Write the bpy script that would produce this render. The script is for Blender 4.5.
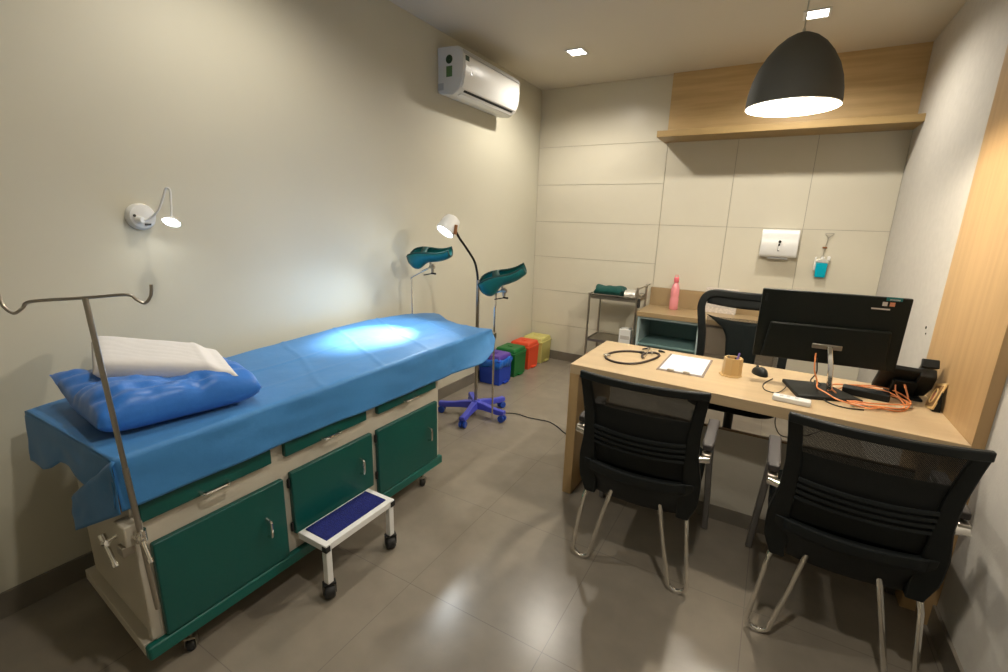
import bpy, bmesh, math, random
from mathutils import Vector, Matrix, noise
from math import sin, cos, pi, radians
for _o in list(bpy.data.objects): bpy.data.objects.remove(_o)
SC = bpy.context.scene
COL = SC.collection
random.seed(7)
V = Vector
# ------------------------------------------------------------------ camera
W, D, H = 2.9768, 4.561, 2.7391          # room: right wall x, far wall y, ceiling z
YF = -1.3                                 # wall behind the camera
def set_camera():
    pitch, yaw, roll = 0.2424, 0.5189, 0.0304
    cy, sy, cp, sp = cos(yaw), sin(yaw), cos(pitch), sin(pitch)
    f = V((-sy*cp, cy*cp, -sp)); r = V((cy, sy, 0)); u = r.cross(f)
    r2 = r*cos(roll)+u*sin(roll); u2 = u*cos(roll)-r*sin(roll)
    m = Matrix((r2, u2, -f)).transposed().to_4x4()
    m.translation = V((2.2559, 0.0, 1.46))
    cd = bpy.data.cameras.new('camera'); cam = bpy.data.objects.new('camera', cd)
    cd.sensor_width = 36; cd.sensor_fit = 'HORIZONTAL'; cd.lens = 463.6326*36/1008
    cd.clip_start = 0.02; cam.matrix_world = m
    COL.objects.link(cam); SC.camera = cam
set_camera()
# ------------------------------------------------------------------ world, exposure
SC.view_settings.view_transform = 'Standard'; SC.view_settings.look = 'None'
SC.view_settings.gamma = 1.0; SC.view_settings.use_curve_mapping = False
SC.view_settings.exposure = 0.42
wd = bpy.data.worlds.new('world'); SC.world = wd; wd.use_nodes = True
wd.node_tree.nodes['Background'].inputs[0].default_value = (0.5, 0.47, 0.42, 1)
wd.node_tree.nodes['Background'].inputs[1].default_value = 0.02
# ------------------------------------------------------------------ lights
DOWN_W, DOWN_C = 60, (1.0, 0.925, 0.81)
EXAM_W, PEND_W = 340, 42
def light(name, kind, loc, power, color, **kw):
    l = bpy.data.lights.new(name, kind); l.energy = power; l.color = color
    for k, v in kw.items(): setattr(l, k, v)
    o = bpy.data.objects.new(name, l); o.location = loc; COL.objects.link(o); return o
LIGHTS = [(0.71, 3.70), (2.26, 3.70), (0.71, 1.3), (2.26, 0.7)]
for (x, y) in LIGHTS:
    light('downlight_beam', 'SPOT', (x, y, H-0.02), DOWN_W if y > 3 else DOWN_W*(.62 if x < 1 else .9), DOWN_C, spot_size=radians(160), spot_blend=0.65, shadow_soft_size=0.045)
# ------------------------------------------------------------------ helpers
def tag(o, label=None, cat=None, group=None, kind=None):
    if label: o['label'] = label
    if cat: o['category'] = cat
    if group: o['group'] = group
    if kind: o['kind'] = kind
    return o
def thing(name, label, cat, loc=(0, 0, 0), rz=0, group=None):
    o = bpy.data.objects.new(name, None); o.empty_display_size = .05
    o.location = loc; o.rotation_euler = (0, 0, rz); COL.objects.link(o)
    return tag(o, label, cat, group)
def children(o): return [c for c in bpy.data.objects if c.parent == o]
def copy_tree(o, parent=None):
    c = o.copy(); COL.objects.link(c)
    if parent: c.parent = parent
    for ch in children(o): copy_tree(ch, c)
    return c
class MB:
    def __init__(s): s.bm = bmesh.new()
    def add(s, verts, faces):
        vs = [s.bm.verts.new(v) for v in verts]
        for f in faces:
            try: s.bm.faces.new([vs[i] for i in f])
            except ValueError: pass
        return s
    def box(s, x0, x1, y0, y1, z0, z1, M=None):
        vs = [V((x, y, z)) for z in (z0, z1) for y in (y0, y1) for x in (x0, x1)]
        if M: vs = [M @ v for v in vs]
        return s.add(vs, [(0, 2, 3, 1), (4, 5, 7, 6), (0, 1, 5, 4), (2, 6, 7, 3), (0, 4, 6, 2), (1, 3, 7, 5)])
    def tube(s, pts, r, n=10, closed=False, flat=None, up=None):
        """swept section; r number or list; flat=(a,b) rectangular section half sizes"""
        pts = [V(p) for p in pts]; N = len(pts)
        rr = r if isinstance(r, (list, tuple)) else [r]*N
        rings = []; prev = None
        for i, p in enumerate(pts):
            if closed: t = (pts[(i+1) % N]-pts[i-1]).normalized()
            else: t = (pts[min(i+1, N-1)]-pts[max(i-1, 0)]).normalized()
            if up is not None: a = V(up)-t*V(up).dot(t)
            elif prev is None:
                a = V((0, 0, 1)) if abs(t.z) < .9 else V((1, 0, 0)); a = a-t*a.dot(t)
            else: a = prev-t*prev.dot(t)
            a.normalize(); prev = a; b = t.cross(a)
            if flat:
                sec = [(-1, -1), (1, -1), (1, 1), (-1, 1)]
                rings.append([p+a*flat[0]*u*rr[i]+b*flat[1]*v*rr[i] for u, v in sec])
            else: rings.append([p+(a*cos(2*pi*k/n)+b*sin(2*pi*k/n))*rr[i] for k in range(n)])
        m = len(rings[0]); vs = [v for q in rings for v in q]; fs = []
        for i in range(N if closed else N-1):
            j = (i+1) % N
            for k in range(m): fs.append((i*m+k, i*m+(k+1) % m, j*m+(k+1) % m, j*m+k))
        if not closed: fs += [tuple(range(m))[::-1], tuple((N-1)*m+k for k in range(m))]
        return s.add(vs, fs)
    def cyl(s, a, b, r, r2=None, n=20):
        return s.tube([a, b], [r, r if r2 is None else r2], n)
    def lathe(s, prof, c=(0, 0, 0), n=32, M=None, cap=False):
        vs = []
        for (r, z) in prof:
            for k in range(n):
                v = V((r*cos(2*pi*k/n), r*sin(2*pi*k/n), z))
                if M: v = M @ v
                vs.append(v+V(c))
        fs = [(i*n+k, i*n+(k+1) % n, (i+1)*n+(k+1) % n, (i+1)*n+k) for i in range(len(prof)-1) for k in range(n)]
        if cap: fs += [tuple(range(n))[::-1], tuple((len(prof)-1)*n+k for k in range(n))]
        return s.add(vs, fs)
    def grid(s, fn, nu, nv, wrapu=False):
        vs = [fn(i/(nu if wrapu else nu-1), j/(nv-1)) for j in range(nv) for i in range(nu)]
        fs = [(j*nu+i, j*nu+(i+1) % nu, (j+1)*nu+(i+1) % nu, (j+1)*nu+i) for j in range(nv-1) for i in range(nu if wrapu else nu-1)]
        return s.add(vs, fs)
    def prism(s, outline, h0, h1, fr=None):
        """outline 2D points extruded; fr maps (u,v,h) to a vector"""
        fr = fr or (lambda u, v, h: V((u, v, h))); n = len(outline)
        vs = [fr(u, v, h0) for u, v in outline]+[fr(u, v, h1) for u, v in outline]
        return s.add(vs, [tuple(range(n))[::-1], tuple(range(n, 2*n))]+[(k, (k+1) % n, n+(k+1) % n, n+k) for k in range(n)])
    def build(s, name, m, parent=None, bevel=0, seg=2, smooth=True, solid=0, subd=0, ang=38):
        me = bpy.data.meshes.new(name)
        bmesh.ops.recalc_face_normals(s.bm, faces=s.bm.faces)
        s.bm.to_mesh(me); s.bm.free()
        for mm in (m if isinstance(m, (list, tuple)) else [m]): me.materials.append(mm)
        if smooth and me.polygons:
            me.polygons.foreach_set('use_smooth', [True]*len(me.polygons))
            me.set_sharp_from_angle(angle=radians(ang))
        o = bpy.data.objects.new(name, me); COL.objects.link(o)
        if parent: o.parent = parent
        if solid:
            q = o.modifiers.new('solid', 'SOLIDIFY'); q.thickness = solid; q.offset = 0
        if bevel:
            q = o.modifiers.new('bevel', 'BEVEL'); q.width = bevel; q.segments = seg; q.limit_method = 'ANGLE'; q.angle_limit = radians(50); q.harden_normals = False
        if subd:
            q = o.modifiers.new('subd', 'SUBSURF'); q.levels = subd; q.render_levels = subd
        return o
def spline(pts, n=8, closed=False):
    P = [V(p) for p in pts]; N = len(P); out = []
    for i in range(N if closed else N-1):
        g = lambda k: P[k % N] if closed else P[max(0, min(N-1, k))]
        a, b, c, d = g(i-1), g(i), g(i+1), g(i+2)
        for k in range(n):
            t = k/n
            out.append(.5*((2*b)+(c-a)*t+(2*a-5*b+4*c-d)*t*t+(3*b-a-3*c+d)*t**3))
    if not closed: out.append(P[-1])
    return out
def Rz(a): return Matrix.Rotation(a, 4, 'Z')
def TR(loc, rx=0, ry=0, rz=0):
    return Matrix.Translation(V(loc)) @ Matrix.Rotation(rz, 4, 'Z') @ Matrix.Rotation(ry, 4, 'Y') @ Matrix.Rotation(rx, 4, 'X')
# ------------------------------------------------------------------ materials
def mat(name, col, rough=.5, metal=0, spec=.5, var=0, vscale=8, bump=0, bscale=40, stretch=(1, 1, 1), col2=None, coat=0, emit=None, es=0, trans=0, sheen=0, detail=4):
    m = bpy.data.materials.new(name); m.use_nodes = True; nt = m.node_tree; b = nt.nodes['Principled BSDF']
    b.inputs['Base Color'].default_value = (*col, 1); b.inputs['Roughness'].default_value = rough
    b.inputs['Metallic'].default_value = metal; b.inputs['Specular IOR Level'].default_value = spec
    b.inputs['Coat Weight'].default_value = coat; b.inputs['Sheen Weight'].default_value = sheen
    b.inputs['Transmission Weight'].default_value = trans
    if emit: b.inputs['Emission Color'].default_value = (*emit, 1); b.inputs['Emission Strength'].default_value = es
    tc = nt.nodes.new('ShaderNodeTexCoord'); mp = nt.nodes.new('ShaderNodeMapping'); mp.inputs['Scale'].default_value = stretch
    nt.links.new(tc.outputs['Object'], mp.inputs['Vector'])
    if var or col2:
        n = nt.nodes.new('ShaderNodeTexNoise'); n.inputs['Scale'].default_value = vscale; n.inputs['Detail'].default_value = detail
        nt.links.new(mp.outputs[0], n.inputs['Vector'])
        r = nt.nodes.new('ShaderNodeValToRGB'); r.color_ramp.elements[0].position = .35; r.color_ramp.elements[1].position = .65
        c2 = col2 or tuple(c*(1-var) for c in col)
        r.color_ramp.elements[0].color = (*c2, 1); r.color_ramp.elements[1].color = (*[min(1, c*(1+var)) for c in col], 1)
        nt.links.new(n.outputs['Fac'], r.inputs[0]); nt.links.new(r.outputs[0], b.inputs['Base Color'])
    if bump:
        n2 = nt.nodes.new('ShaderNodeTexNoise'); n2.inputs['Scale'].default_value = bscale; n2.inputs['Detail'].default_value = 5
        nt.links.new(mp.outputs[0], n2.inputs['Vector'])
        bp = nt.nodes.new('ShaderNodeBump'); bp.inputs['Strength'].default_value = bump; bp.inputs['Distance'].default_value = .01
        nt.links.new(n2.outputs['Fac'], bp.inputs['Height']); nt.links.new(bp.outputs[0], b.inputs['Normal'])
    return m
def wood(name, c1, c2, along, rough=.42):
    s = {'x': (1.2, 18, 18), 'y': (18, 1.2, 18), 'z': (18, 18, 1.2)}[along]
    return mat(name, c1, rough, var=.02, vscale=1.6, stretch=s, col2=c2, bump=.04, bscale=9, detail=7)
def floor_mat():
    m = mat('floor_tile', (.235, .205, .162), .30, var=.04, vscale=1.6, bump=.02, bscale=60, spec=.45)
    nt = m.node_tree; b = nt.nodes['Principled BSDF']; L = nt.links
    tc = nt.nodes.new('ShaderNodeTexCoord'); sx = nt.nodes.new('ShaderNodeSeparateXYZ'); L.new(tc.outputs['Object'], sx.inputs[0])
    def mt(op, a, bb=None):
        n = nt.nodes.new('ShaderNodeMath'); n.operation = op
        for i, q in enumerate((a, bb)):
            if q is None: continue
            if isinstance(q, (int, float)): n.inputs[i].default_value = q
            else: L.new(q, n.inputs[i])
        return n.outputs[0]
    ds = []
    for ax, off in (('X', 1.75), ('Y', 1.22)):
        f = mt('FRACT', mt('DIVIDE', mt('ADD', sx.outputs[ax], 6-off), .6))
        ds.append(mt('ABSOLUTE', mt('SUBTRACT', mt('ABSOLUTE', mt('SUBTRACT', f, .5)), .5)))
    j = mt('LESS_THAN', mt('MINIMUM', ds[0], ds[1]), .0022)
    # finer mottling
    n = nt.nodes.new('ShaderNodeTexNoise'); n.inputs['Scale'].default_value = 9; n.inputs['Detail'].default_value = 8
    old = b.inputs['Base Color'].links[0].from_socket
    mx = nt.nodes.new('ShaderNodeMixRGB'); mx.blend_type = 'OVERLAY'; mx.inputs[0].default_value = .18
    L.new(tc.outputs['Object'], n.inputs['Vector']); L.new(old, mx.inputs[1]); L.new(n.outputs['Fac'], mx.inputs[2])
    m2 = nt.nodes.new('ShaderNodeMixRGB'); L.new(mx.outputs[0], m2.inputs[1]); m2.inputs[2].default_value = (.16, .14, .115, 1); L.new(j, m2.inputs[0])
    L.new(m2.outputs[0], b.inputs['Base Color'])
    rr = nt.nodes.new('ShaderNodeMapRange'); rr.inputs[3].default_value = .235; rr.inputs[4].default_value = .27
    L.new(n.outputs['Fac'], rr.inputs[0]); L.new(rr.outputs[0], b.inputs['Roughness'])
    return m
def mesh_fabric(name, col, cell=.0042, hole=.5, axes=('X', 'Z')):
    m = mat(name, col, .75); nt = m.node_tree; b = nt.nodes['Principled BSDF']; L = nt.links
    tc = nt.nodes.new('ShaderNodeTexCoord'); sx = nt.nodes.new('ShaderNodeSeparateXYZ'); L.new(tc.outputs['Object'], sx.inputs[0])
    outs = []
    for ax in axes:
        a = nt.nodes.new('ShaderNodeMath'); a.operation = 'MULTIPLY'; a.inputs[1].default_value = 2*pi/cell; L.new(sx.outputs[ax], a.inputs[0])
        s = nt.nodes.new('ShaderNodeMath'); s.operation = 'SINE'; L.new(a.outputs[0], s.inputs[0]); outs.append(s.outputs[0])
    p = nt.nodes.new('ShaderNodeMath'); p.operation = 'MULTIPLY'; L.new(outs[0], p.inputs[0]); L.new(outs[1], p.inputs[1])
    g = nt.nodes.new('ShaderNodeMath'); g.operation = 'GREATER_THAN'; g.inputs[1].default_value = hole; L.new(p.outputs[0], g.inputs[0])
    t = nt.nodes.new('ShaderNodeBsdfTransparent'); mx = nt.nodes.new('ShaderNodeMixShader')
    L.new(g.outputs[0], mx.inputs[0]); L.new(b.outputs[0], mx.inputs[1]); L.new(t.outputs[0], mx.inputs[2])
    L.new(mx.outputs[0], nt.nodes['Material Output'].inputs['Surface'])
    return m
def cloth(name, col, rough=.8, bump=.25, bscale=18, transl=.15, var=.05):
    m = mat(name, col, rough, var=var, vscale=5, bump=bump, bscale=bscale, sheen=.1, spec=.3); nt = m.node_tree; b = nt.nodes['Principled BSDF']
    t = nt.nodes.new('ShaderNodeBsdfTranslucent'); t.inputs[0].default_value = (*col, 1)
    mx = nt.nodes.new('ShaderNodeMixShader'); mx.inputs[0].default_value = transl
    nt.links.new(b.outputs[0], mx.inputs[1]); nt.links.new(t.outputs[0], mx.inputs[2]); nt.links.new(mx.outputs[0], nt.nodes['Material Output'].inputs['Surface'])
    return m
M = {}
M['wall'] = mat('cream_paint', (.565, .54, .435), .55, var=.02, vscale=1.5, bump=.03, bscale=120)
M['tile'] = mat('cream_wall_tile', (.62, .58, .47), .32, var=.015, vscale=3, spec=.4)
M['joint'] = mat('tile_joint', (.36, .33, .26), .9)
M['ceil'] = mat('ceiling_paint', (.62, .57, .47), .8, bump=.02, bscale=90)
M['paper'] = mat('grey_wallpaper', (.50, .475, .43), .7, var=.03, vscale=25, bump=.10, bscale=110)
M['floor'] = floor_mat()
M['skirt'] = mat('skirting_tile', (.17, .15, .12), .35, var=.06)
M['wood_z'] = wood('oak_laminate_upright', (.44, .285, .135), (.39, .25, .115), 'z')
M['wood_x'] = wood('oak_laminate', (.58, .41, .20), (.49, .34, .155), 'x')
M['wood_shaded'] = wood('oak_laminate_shaded', (.34, .23, .095), (.29, .195, .08), 'x')  # same oak as the fascia, the ledge's shade darkened into the colour
M['desk'] = wood('pale_oak_laminate', (.50, .375, .225), (.46, .34, .20), 'x', .34)
M['desk_leg'] = wood('pale_oak_edge', (.44, .29, .135), (.39, .26, .12), 'z')
M['edge_dark'] = mat('dark_wood_edge', (.20, .11, .04), .5)
M['cream_metal'] = mat('cream_painted_metal', (.50, .46, .38), .4, var=.05, vscale=4)
M['green'] = mat('green_enamel', (.0, .072, .06), .38, var=.04, vscale=3)
M['green_rail'] = mat('green_enamel_rail', (.0, .10, .08), .4)
M['chrome'] = mat('chrome', (.80, .78, .74), .10, 1)
M['steel'] = mat('brushed_steel', (.42, .39, .34), .3, 1, bump=.02, bscale=200)
M['black_plastic'] = mat('black_plastic', (.006, .008, .008), .5, bump=.05, bscale=300, spec=.3)
M['black_soft'] = mat('black_fabric', (.005, .008, .008), .85, bump=.2, bscale=300, spec=.2)
M['lumbar'] = mat('dark_grey_plastic', (.010, .013, .014), .6, spec=.3)
M['mesh'] = mesh_fabric('black_mesh', (.006, .008, .008), .0052, .55)
M['mesh_d'] = mesh_fabric('brown_grey_mesh', (.035, .03, .025), .007, .10)
M['drape'] = cloth('blue_drape', (.048, .21, .485), .5, .2, 14, .10)
M['blue_pillow'] = cloth('blue_pillow_film', (.035, .18, .60), .35, .25, 16, .05)
M['white_cloth'] = cloth('white_linen', (.74, .72, .71), .85, .12, 30, .05, .01)
M['white'] = mat('white_plastic', (.74, .74, .72), .3)
M['white_matte'] = mat('white_enamel', (.80, .80, .78), .5)
M['vent'] = mat('air_outlet_slot', (.01, .01, .01), .8)
M['ivory_trim'] = mat('silver_grey_trim', (.50, .51, .52), .35)
M['teal'] = mat('teal_padding', (.0, .12, .12), .45, bump=.1, bscale=40)
M['teal_dark'] = mat('dark_teal_binding', (.0, .035, .03), .6)
M['blue_base'] = mat('blue_plastic', (.055, .07, .52), .35)
M['blue_cast'] = mat('blue_castor', (.01, .06, .40), .35)
M['blue_mat'] = mat('blue_rubber_carpet', (.004, .012, .16), .85, bump=.9, bscale=220, var=.25, vscale=150)
M['rubber'] = mat('black_rubber', (.012, .012, .012), .6)
M['lens'] = mat('downlight_lens', (.9, .9, .9), .4, emit=(1, .97, .9), es=14)
M['lamp_glow'] = mat('examination_bulb', (.9, .9, .9), .4, emit=(.88, .95, 1), es=14)
M['warm_glow'] = mat('pendant_bulb', (.9, .9, .9), .4, emit=(1, .97, .9), es=8)
M['shade'] = mat('grey_lamp_shade', (.085, .083, .072), .6, spec=.25)
M['shade_in'] = mat('white_shade_lining', (.9, .88, .82), .6)
M['bin_blue'] = mat('bin_blue', (.006, .045, .42), .4)
M['bin_lid'] = mat('bin_violet_lid', (.10, .045, .36), .4)
M['bin_bag'] = mat('bin_liner_blue', (.01, .14, .62), .3, bump=.5, bscale=25)
M['bin_green'] = mat('bin_green', (.004, .13, .025), .4)
M['bin_red'] = mat('bin_red', (.72, .07, .02), .4)
M['bin_yellow'] = mat('bin_yellow', (.55, .50, .16), .4)
M['bluegrey'] = mat('pale_blue_laminate', (.36, .46, .47), .45)
M['blue_shaded'] = mat('pale_blue_laminate_shaded', (.16, .27, .27), .5)  # cabinet laminate with the open compartment's shadow put into its colour
M['worktop'] = mat('taupe_worktop', (.34, .245, .13), .3)
M['taupe'] = mat('taupe_laminate', (.25, .20, .14), .45)
M['pink'] = mat('pink_bottle', (.80, .30, .33), .2, spec=.5)
M['pink2'] = mat('pink_cap', (.85, .18, .22), .3)
M['green_cloth'] = cloth('green_cloth', (.0, .055, .045), .8, .4, 30, 0)
M['foil'] = mat('silver_wrap', (.60, .58, .54), .3, .6, bump=.9, bscale=30)
M['paper_w'] = mat('white_paper', (.64, .67, .73), .7)
M['paper_pr'] = mat('printed_paper', (.62, .56, .50), .7, var=.25, vscale=60, stretch=(1, 1, 4))
M['board'] = mat('clear_board', (.25, .20, .17), .25)
M['bamboo'] = mat('pale_bamboo', (.62, .42, .18), .45)
M['orange'] = mat('orange_cable', (.72, .25, .085), .45)
M['cable'] = mat('black_cable', (.012, .012, .012), .5)
M['black_gloss'] = mat('black_gloss', (.008, .009, .008), .22)
M['screen_back'] = mat('monitor_back', (.0035, .006, .0045), .5, spec=.25)
M['sticker_teal'] = mat('teal_sticker', (.0, .14, .15), .5)
M['sticker_w'] = mat('white_sticker', (.55, .52, .48), .5)
M['sticker_o'] = mat('orange_sticker', (.55, .22, .12), .5)
M['sticker_g'] = mat('green_sticker', (.10, .20, .07), .5)
M['sticker_dg'] = mat('dark_green_sticker', (.012, .05, .02), .5)
M['sani'] = mat('blue_sanitiser', (.0, .36, .50), .15)
M['clear'] = mat('clear_plastic', (.55, .55, .50), .2)
M['arm'] = mat('armrest_taupe', (.032, .027, .026), .6)
M['post'] = mat('grey_metal_post', (.22, .21, .20), .35, .8)
M['purple'] = mat('purple_pen', (.22, .15, .55), .4)
M['steth'] = mat('burgundy_black_tubing', (.025, .012, .010), .35)
M['brown_metal'] = mat('bronzed_switch', (.30, .13, .05), .35, .5)
# ------------------------------------------------------------------ room
def slab(name, box, m, kind='structure', **k):
    o = MB().box(*box).build(name, m, **k); tag(o, kind=kind); return o
T = .1
slab('floor', (-T, W+T, YF-T, D+T, -T, 0), M['floor'])
slab('ceiling', (-T, W+T, YF-T, D+T, H, H+T), M['ceil'])
slab('wall_left', (-T, 0, YF-T, D+T, 0, H), M['wall'])
slab('wall_right', (W, W+T, YF-T, D+T, 0, H), M['paper'])
slab('wall_front', (0, W, YF-T, YF, 0, H), M['wall'])
def back_wall():
    mb = MB(); mb.box(0, W, D+.006, D+T, 0, H); nb = len(mb.bm.faces); g = .0022
    tiles = []
    zs = [.0, .3905, .7565, 1.1107, 1.4698, 1.8355, 2.1985, H]
    for a, b in zip(zs[:-1], zs[1:]): tiles.append((0, 1.2786, a, b))
    xs = [1.2786, 1.85, 2.4148, W]; z2 = [0, .735, 1.4698, 2.215, H]
    for a, b in zip(xs[:-1], xs[1:]):
        for c, d in zip(z2[:-1], z2[1:]): tiles.append((a, b, c, d))
    for (a, b, c, d) in tiles:
        mb.box(a+g, b-g, D, D+.008, c+g*.8, d-g*.8)
    mb.bm.faces.ensure_lookup_table()
    for f in mb.bm.faces: f.material_index = 1 if f.index < nb else 0
    for i, f in enumerate(mb.bm.faces): f.material_index = 1 if i < nb else 0
    o = mb.build('wall_back', [M['tile'], M['joint']], smooth=False); tag(o, kind='structure')
back_wall()
slab('baseboard_left', (0, .012, YF, D, 0, .0953), M['skirt'])
slab('baseboard_back', (.012, W, D-.012, D, 0, .0953), M['skirt'])
slab('baseboard_right', (W-.012, W, YF, 2.12, 0, .0953), M['skirt'])
slab('trim_1', (1.27, W, D-.03, D, 2.24, H), M['wood_x'])
def right_panel():
    o = MB().box(W-.035, W, 2.105, 2.83, 0, H).build('trim_2', M['wood_z'], bevel=.001); tag(o, kind='structure')
right_panel()
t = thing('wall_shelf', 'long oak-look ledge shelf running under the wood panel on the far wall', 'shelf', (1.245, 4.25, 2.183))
MB().box(0, W-1.245, 0, .31, 0, .05).build('shelf_board', M['wood_shaded'], t, bevel=.0015)
# ------------------------------------------------------------------ ceiling downlights
def downlight(x, y, label):
    t = thing('ceiling_downlight', label, 'ceiling light', (x, y, H), 0, 'recessed square ceiling lights')
    mb = MB(); a, b = .058, .072
    for (x0, x1, y0, y1) in ((-b, b, -b, -a), (-b, b, a, b), (-b, -a, -a, a), (a, b, -a, a)): mb.box(x0, x1, y0, y1, -.006, 0)
    mb.build('frame', M['white'], t, bevel=.001)
    MB().box(-a, a, -a, a, -.003, -.0005).build('lens', M['lens'], t)
downlight(.71, 3.70, 'lit square downlight in the ceiling between the air conditioner and the far wall')
downlight(2.26, 3.70, 'lit square downlight in the ceiling just above the grey pendant lamp')
# ------------------------------------------------------------------ pendant lamp
PX, PY, PZ = 2.222, 2.5, 1.973
def pendant():
    t = thing('pendant_lamp', 'large dark grey dome pendant lamp hanging lit over the desk', 'pendant lamp', (PX, PY, PZ))
    prof = [(.181, 0), (.181, .02), (.178, .055), (.168, .105), (.150, .155), (.124, .20), (.094, .238), (.062, .265), (.032, .281), (.012, .286)]
    MB().lathe(prof, n=48).build('lamp_shade', M['shade'], t)
    MB().lathe([(max(r-.003, .004), z-.002 if z > 0 else 0) for r, z in prof]+[(.004, .2835)], n=48).build('shade_lining', M['shade_in'], t)
    MB().tube([V((.1795*cos(a*pi/24), .1795*sin(a*pi/24), 0)) for a in range(48)], .0025, 6, closed=True).build('rim', M['shade_in'], t)
    MB().cyl((0, 0, .284), (0, 0, .30), .006).build('cord_grip', M['clear'], t)
    MB().cyl((0, 0, .30), (0, 0, H-PZ-.012), .003, n=8).build('cord', M['clear'], t)
    MB().lathe([(.0, -.012), (.05, -.012), (.055, 0)], (0, 0, H-PZ-.002), 24).build('ceiling_rose', M['white'], t)
    MB().cyl((0, 0, .19), (0, 0, .28), .02).build('bulb_holder', M['white'], t)
    MB().lathe([(.001, -.055), (.03, -.05), (.052, -.025), (.058, .0), (.05, .03), (.028, .06), (.018, .075)], (0, 0, .12), 24).build('bulb', M['warm_glow'], t)
    light('pendant_light', 'POINT', (PX, PY, PZ+.045), PEND_W, (1, .90, .74), shadow_soft_size=.03)
pendant()
# ------------------------------------------------------------------ air conditioner
def air_conditioner():
    y0, y1 = 2.892, 3.70
    t = thing('air_conditioner', 'white wall-mounted split air conditioner high on the left wall', 'air conditioner', (0, 0, 0))
    prof = [(0, 2.335), (.03, 2.322), (.13, 2.312), (.185, 2.345), (.213, 2.40), (.222, 2.47), (.218, 2.56), (.205, 2.592), (.17, 2.618), (0, 2.625)]
    def fr(u, v, h): return V((u, h, v))
    MB().prism(prof, y0, y1, fr).build('body', M['white'], t, bevel=.006, seg=3)
    pan = [(.196, 2.353), (.214, 2.385), (.2245, 2.43), (.2275, 2.49), (.2235, 2.558), (.212, 2.558), (.212, 2.42), (.19, 2.36)]
    MB().prism(pan, y0+.012, y1-.012, fr).build('front_panel', M['white'], t, bevel=.003)
    MB().prism([(.209, 2.588), (.2225, 2.562), (.226, 2.564), (.212, 2.592)], y0+.004, y1-.004, fr).build('top_trim', M['ivory_trim'], t, bevel=.001)
    MB().prism([(.12, 2.314), (.164, 2.328), (.166, 2.325), (.122, 2.309)], y0+.05, y1-.03, fr).build('louver', M['white'], t)
    MB().prism([(.176, 2.338), (.1885, 2.3455), (.189, 2.350), (.184, 2.35), (.172, 2.341)], y0+.06, y1-.05, fr).build('air_slot', M['vent'], t)
    MB().box(.075, .125, y0-.0015, y0+.002, 2.43, 2.498).build('label_sticker', M['sticker_g'], t)
    mb = MB(); mb.lathe([(0.001, 0), (.028, 0), (.028, .002)], n=24, M=TR((.10, y0-.0005, 2.540), rx=pi/2)); mb.build('round_sticker', M['sticker_dg'], t)
    MB().box(.2235, .227, y0+.018, y0+.062, 2.525, 2.556).build('corner_sticker', M['sticker_dg'], t)
    mb = MB(); mb.lathe([(0.001, 0), (.011, 0), (.011, .002)], n=16, M=TR((.2265, y0+.09, 2.455), ry=pi/2)); mb.build('sensor_window', M['black_gloss'], t)
    MB().box(.0, .05, y0-.001, y0+.002, 2.35, 2.395).build('pipe_cover', M['ivory_trim'], t)
    for i, w in enumerate((.009, .006, .009, .007, .008)): pass
    mb = MB()
    for i in range(5): mb.box(.2235, .2262, y1-.14+i*.017, y1-.129+i*.017, 2.429, 2.439)
    mb.build('maker_mark', M['ivory_trim'], t)
air_conditioner()
# ------------------------------------------------------------------ wall lamp
def wall_lamp():
    t = thing('wall_lamp', 'small white gooseneck lamp fixed to the left wall above the pillows', 'wall lamp', (0, .938, 1.435))
    A = TR((0, 0, 0), ry=pi/2)
    MB().lathe([(.0, .034), (.03, .033), (.045, .028), (.052, .014), (.052, 0)], n=36, M=A).build('base', M['white'], t)
    MB().cyl((.03, -.02, -.012), (.052, -.012, -.012), .016, .011, 16).build('neck_socket', M['white'], t)
    pts = spline([(.045, -.015, -.012), (.055, .008, -.008), (.08, .035, .028), (.10, .050, .080), (.108, .057, .108), (.114, .064, .114), (.120, .069, .098), (.122, .060, .004)], 8)
    MB().tube(pts, .0042, 8).build('gooseneck', M['white'], t)
    HM = TR((.122, .058, -.016), rx=radians(-28), ry=radians(-22))
    MB().lathe([(.005, .022), (.014, .016), (.029, .004), (.031, -.004)], n=24, M=HM).build('lamp_head', M['white'], t)
    MB().lathe([(.001, -.010), (.018, -.009), (.027, -.005), (.030, .0)], n=24, M=HM).build('lens', M['lamp_glow'], t)
    MB().box(.033, .037, .000, .022, -.034, -.026).build('switch', M['black_gloss'], t)
    mb = MB(); mb.lathe([(.001, .0), (.005, 0), (.005, -.004)], n=12, M=TR((.036, -.031, .004), ry=pi/2)); mb.build('socket_hole', M['black_gloss'], t)
    light('wall_lamp_light', 'SPOT', (.125, .99, 1.40), 0.25, (.95, .97, 1), spot_size=radians(150), spot_blend=.5, shadow_soft_size=.02)
wall_lamp()
# ------------------------------------------------------------------ examination couch
CX0, CX1, CY0, CY1 = .20, .78, .462, 1.92
def castor(parent, x, y, ztop, m_w, m_f, r=.022, name='castor', rz=0.0, wide=.012):
    """wheel (child) under a fork"""
    mb = MB(); A = TR((x, y, 0), rz=rz)
    q = wide+.003
    mb.box(-q-.003, -q, -.012, .012, r*.8, r*2+.008, A); mb.box(q, q+.003, -.012, .012, r*.8, r*2+.008, A); mb.box(-q-.003, q+.003, -.014, .014, r*2+.004, r*2+.012, A)
    mb.cyl(A @ V((0, 0, r*2+.01)), A @ V((0, 0, ztop)), .007, n=10)
    f = mb.build(name, m_f, parent, bevel=.001)
    w = MB(); w.lathe([(.003, -wide), (r*.85, -wide), (r, -wide*.6), (r, wide*.6), (r*.85, wide), (.003, wide)], n=24, M=A @ TR((0, .0, r), ry=pi/2)); w.build('wheel', m_w, f)
    return f
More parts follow.
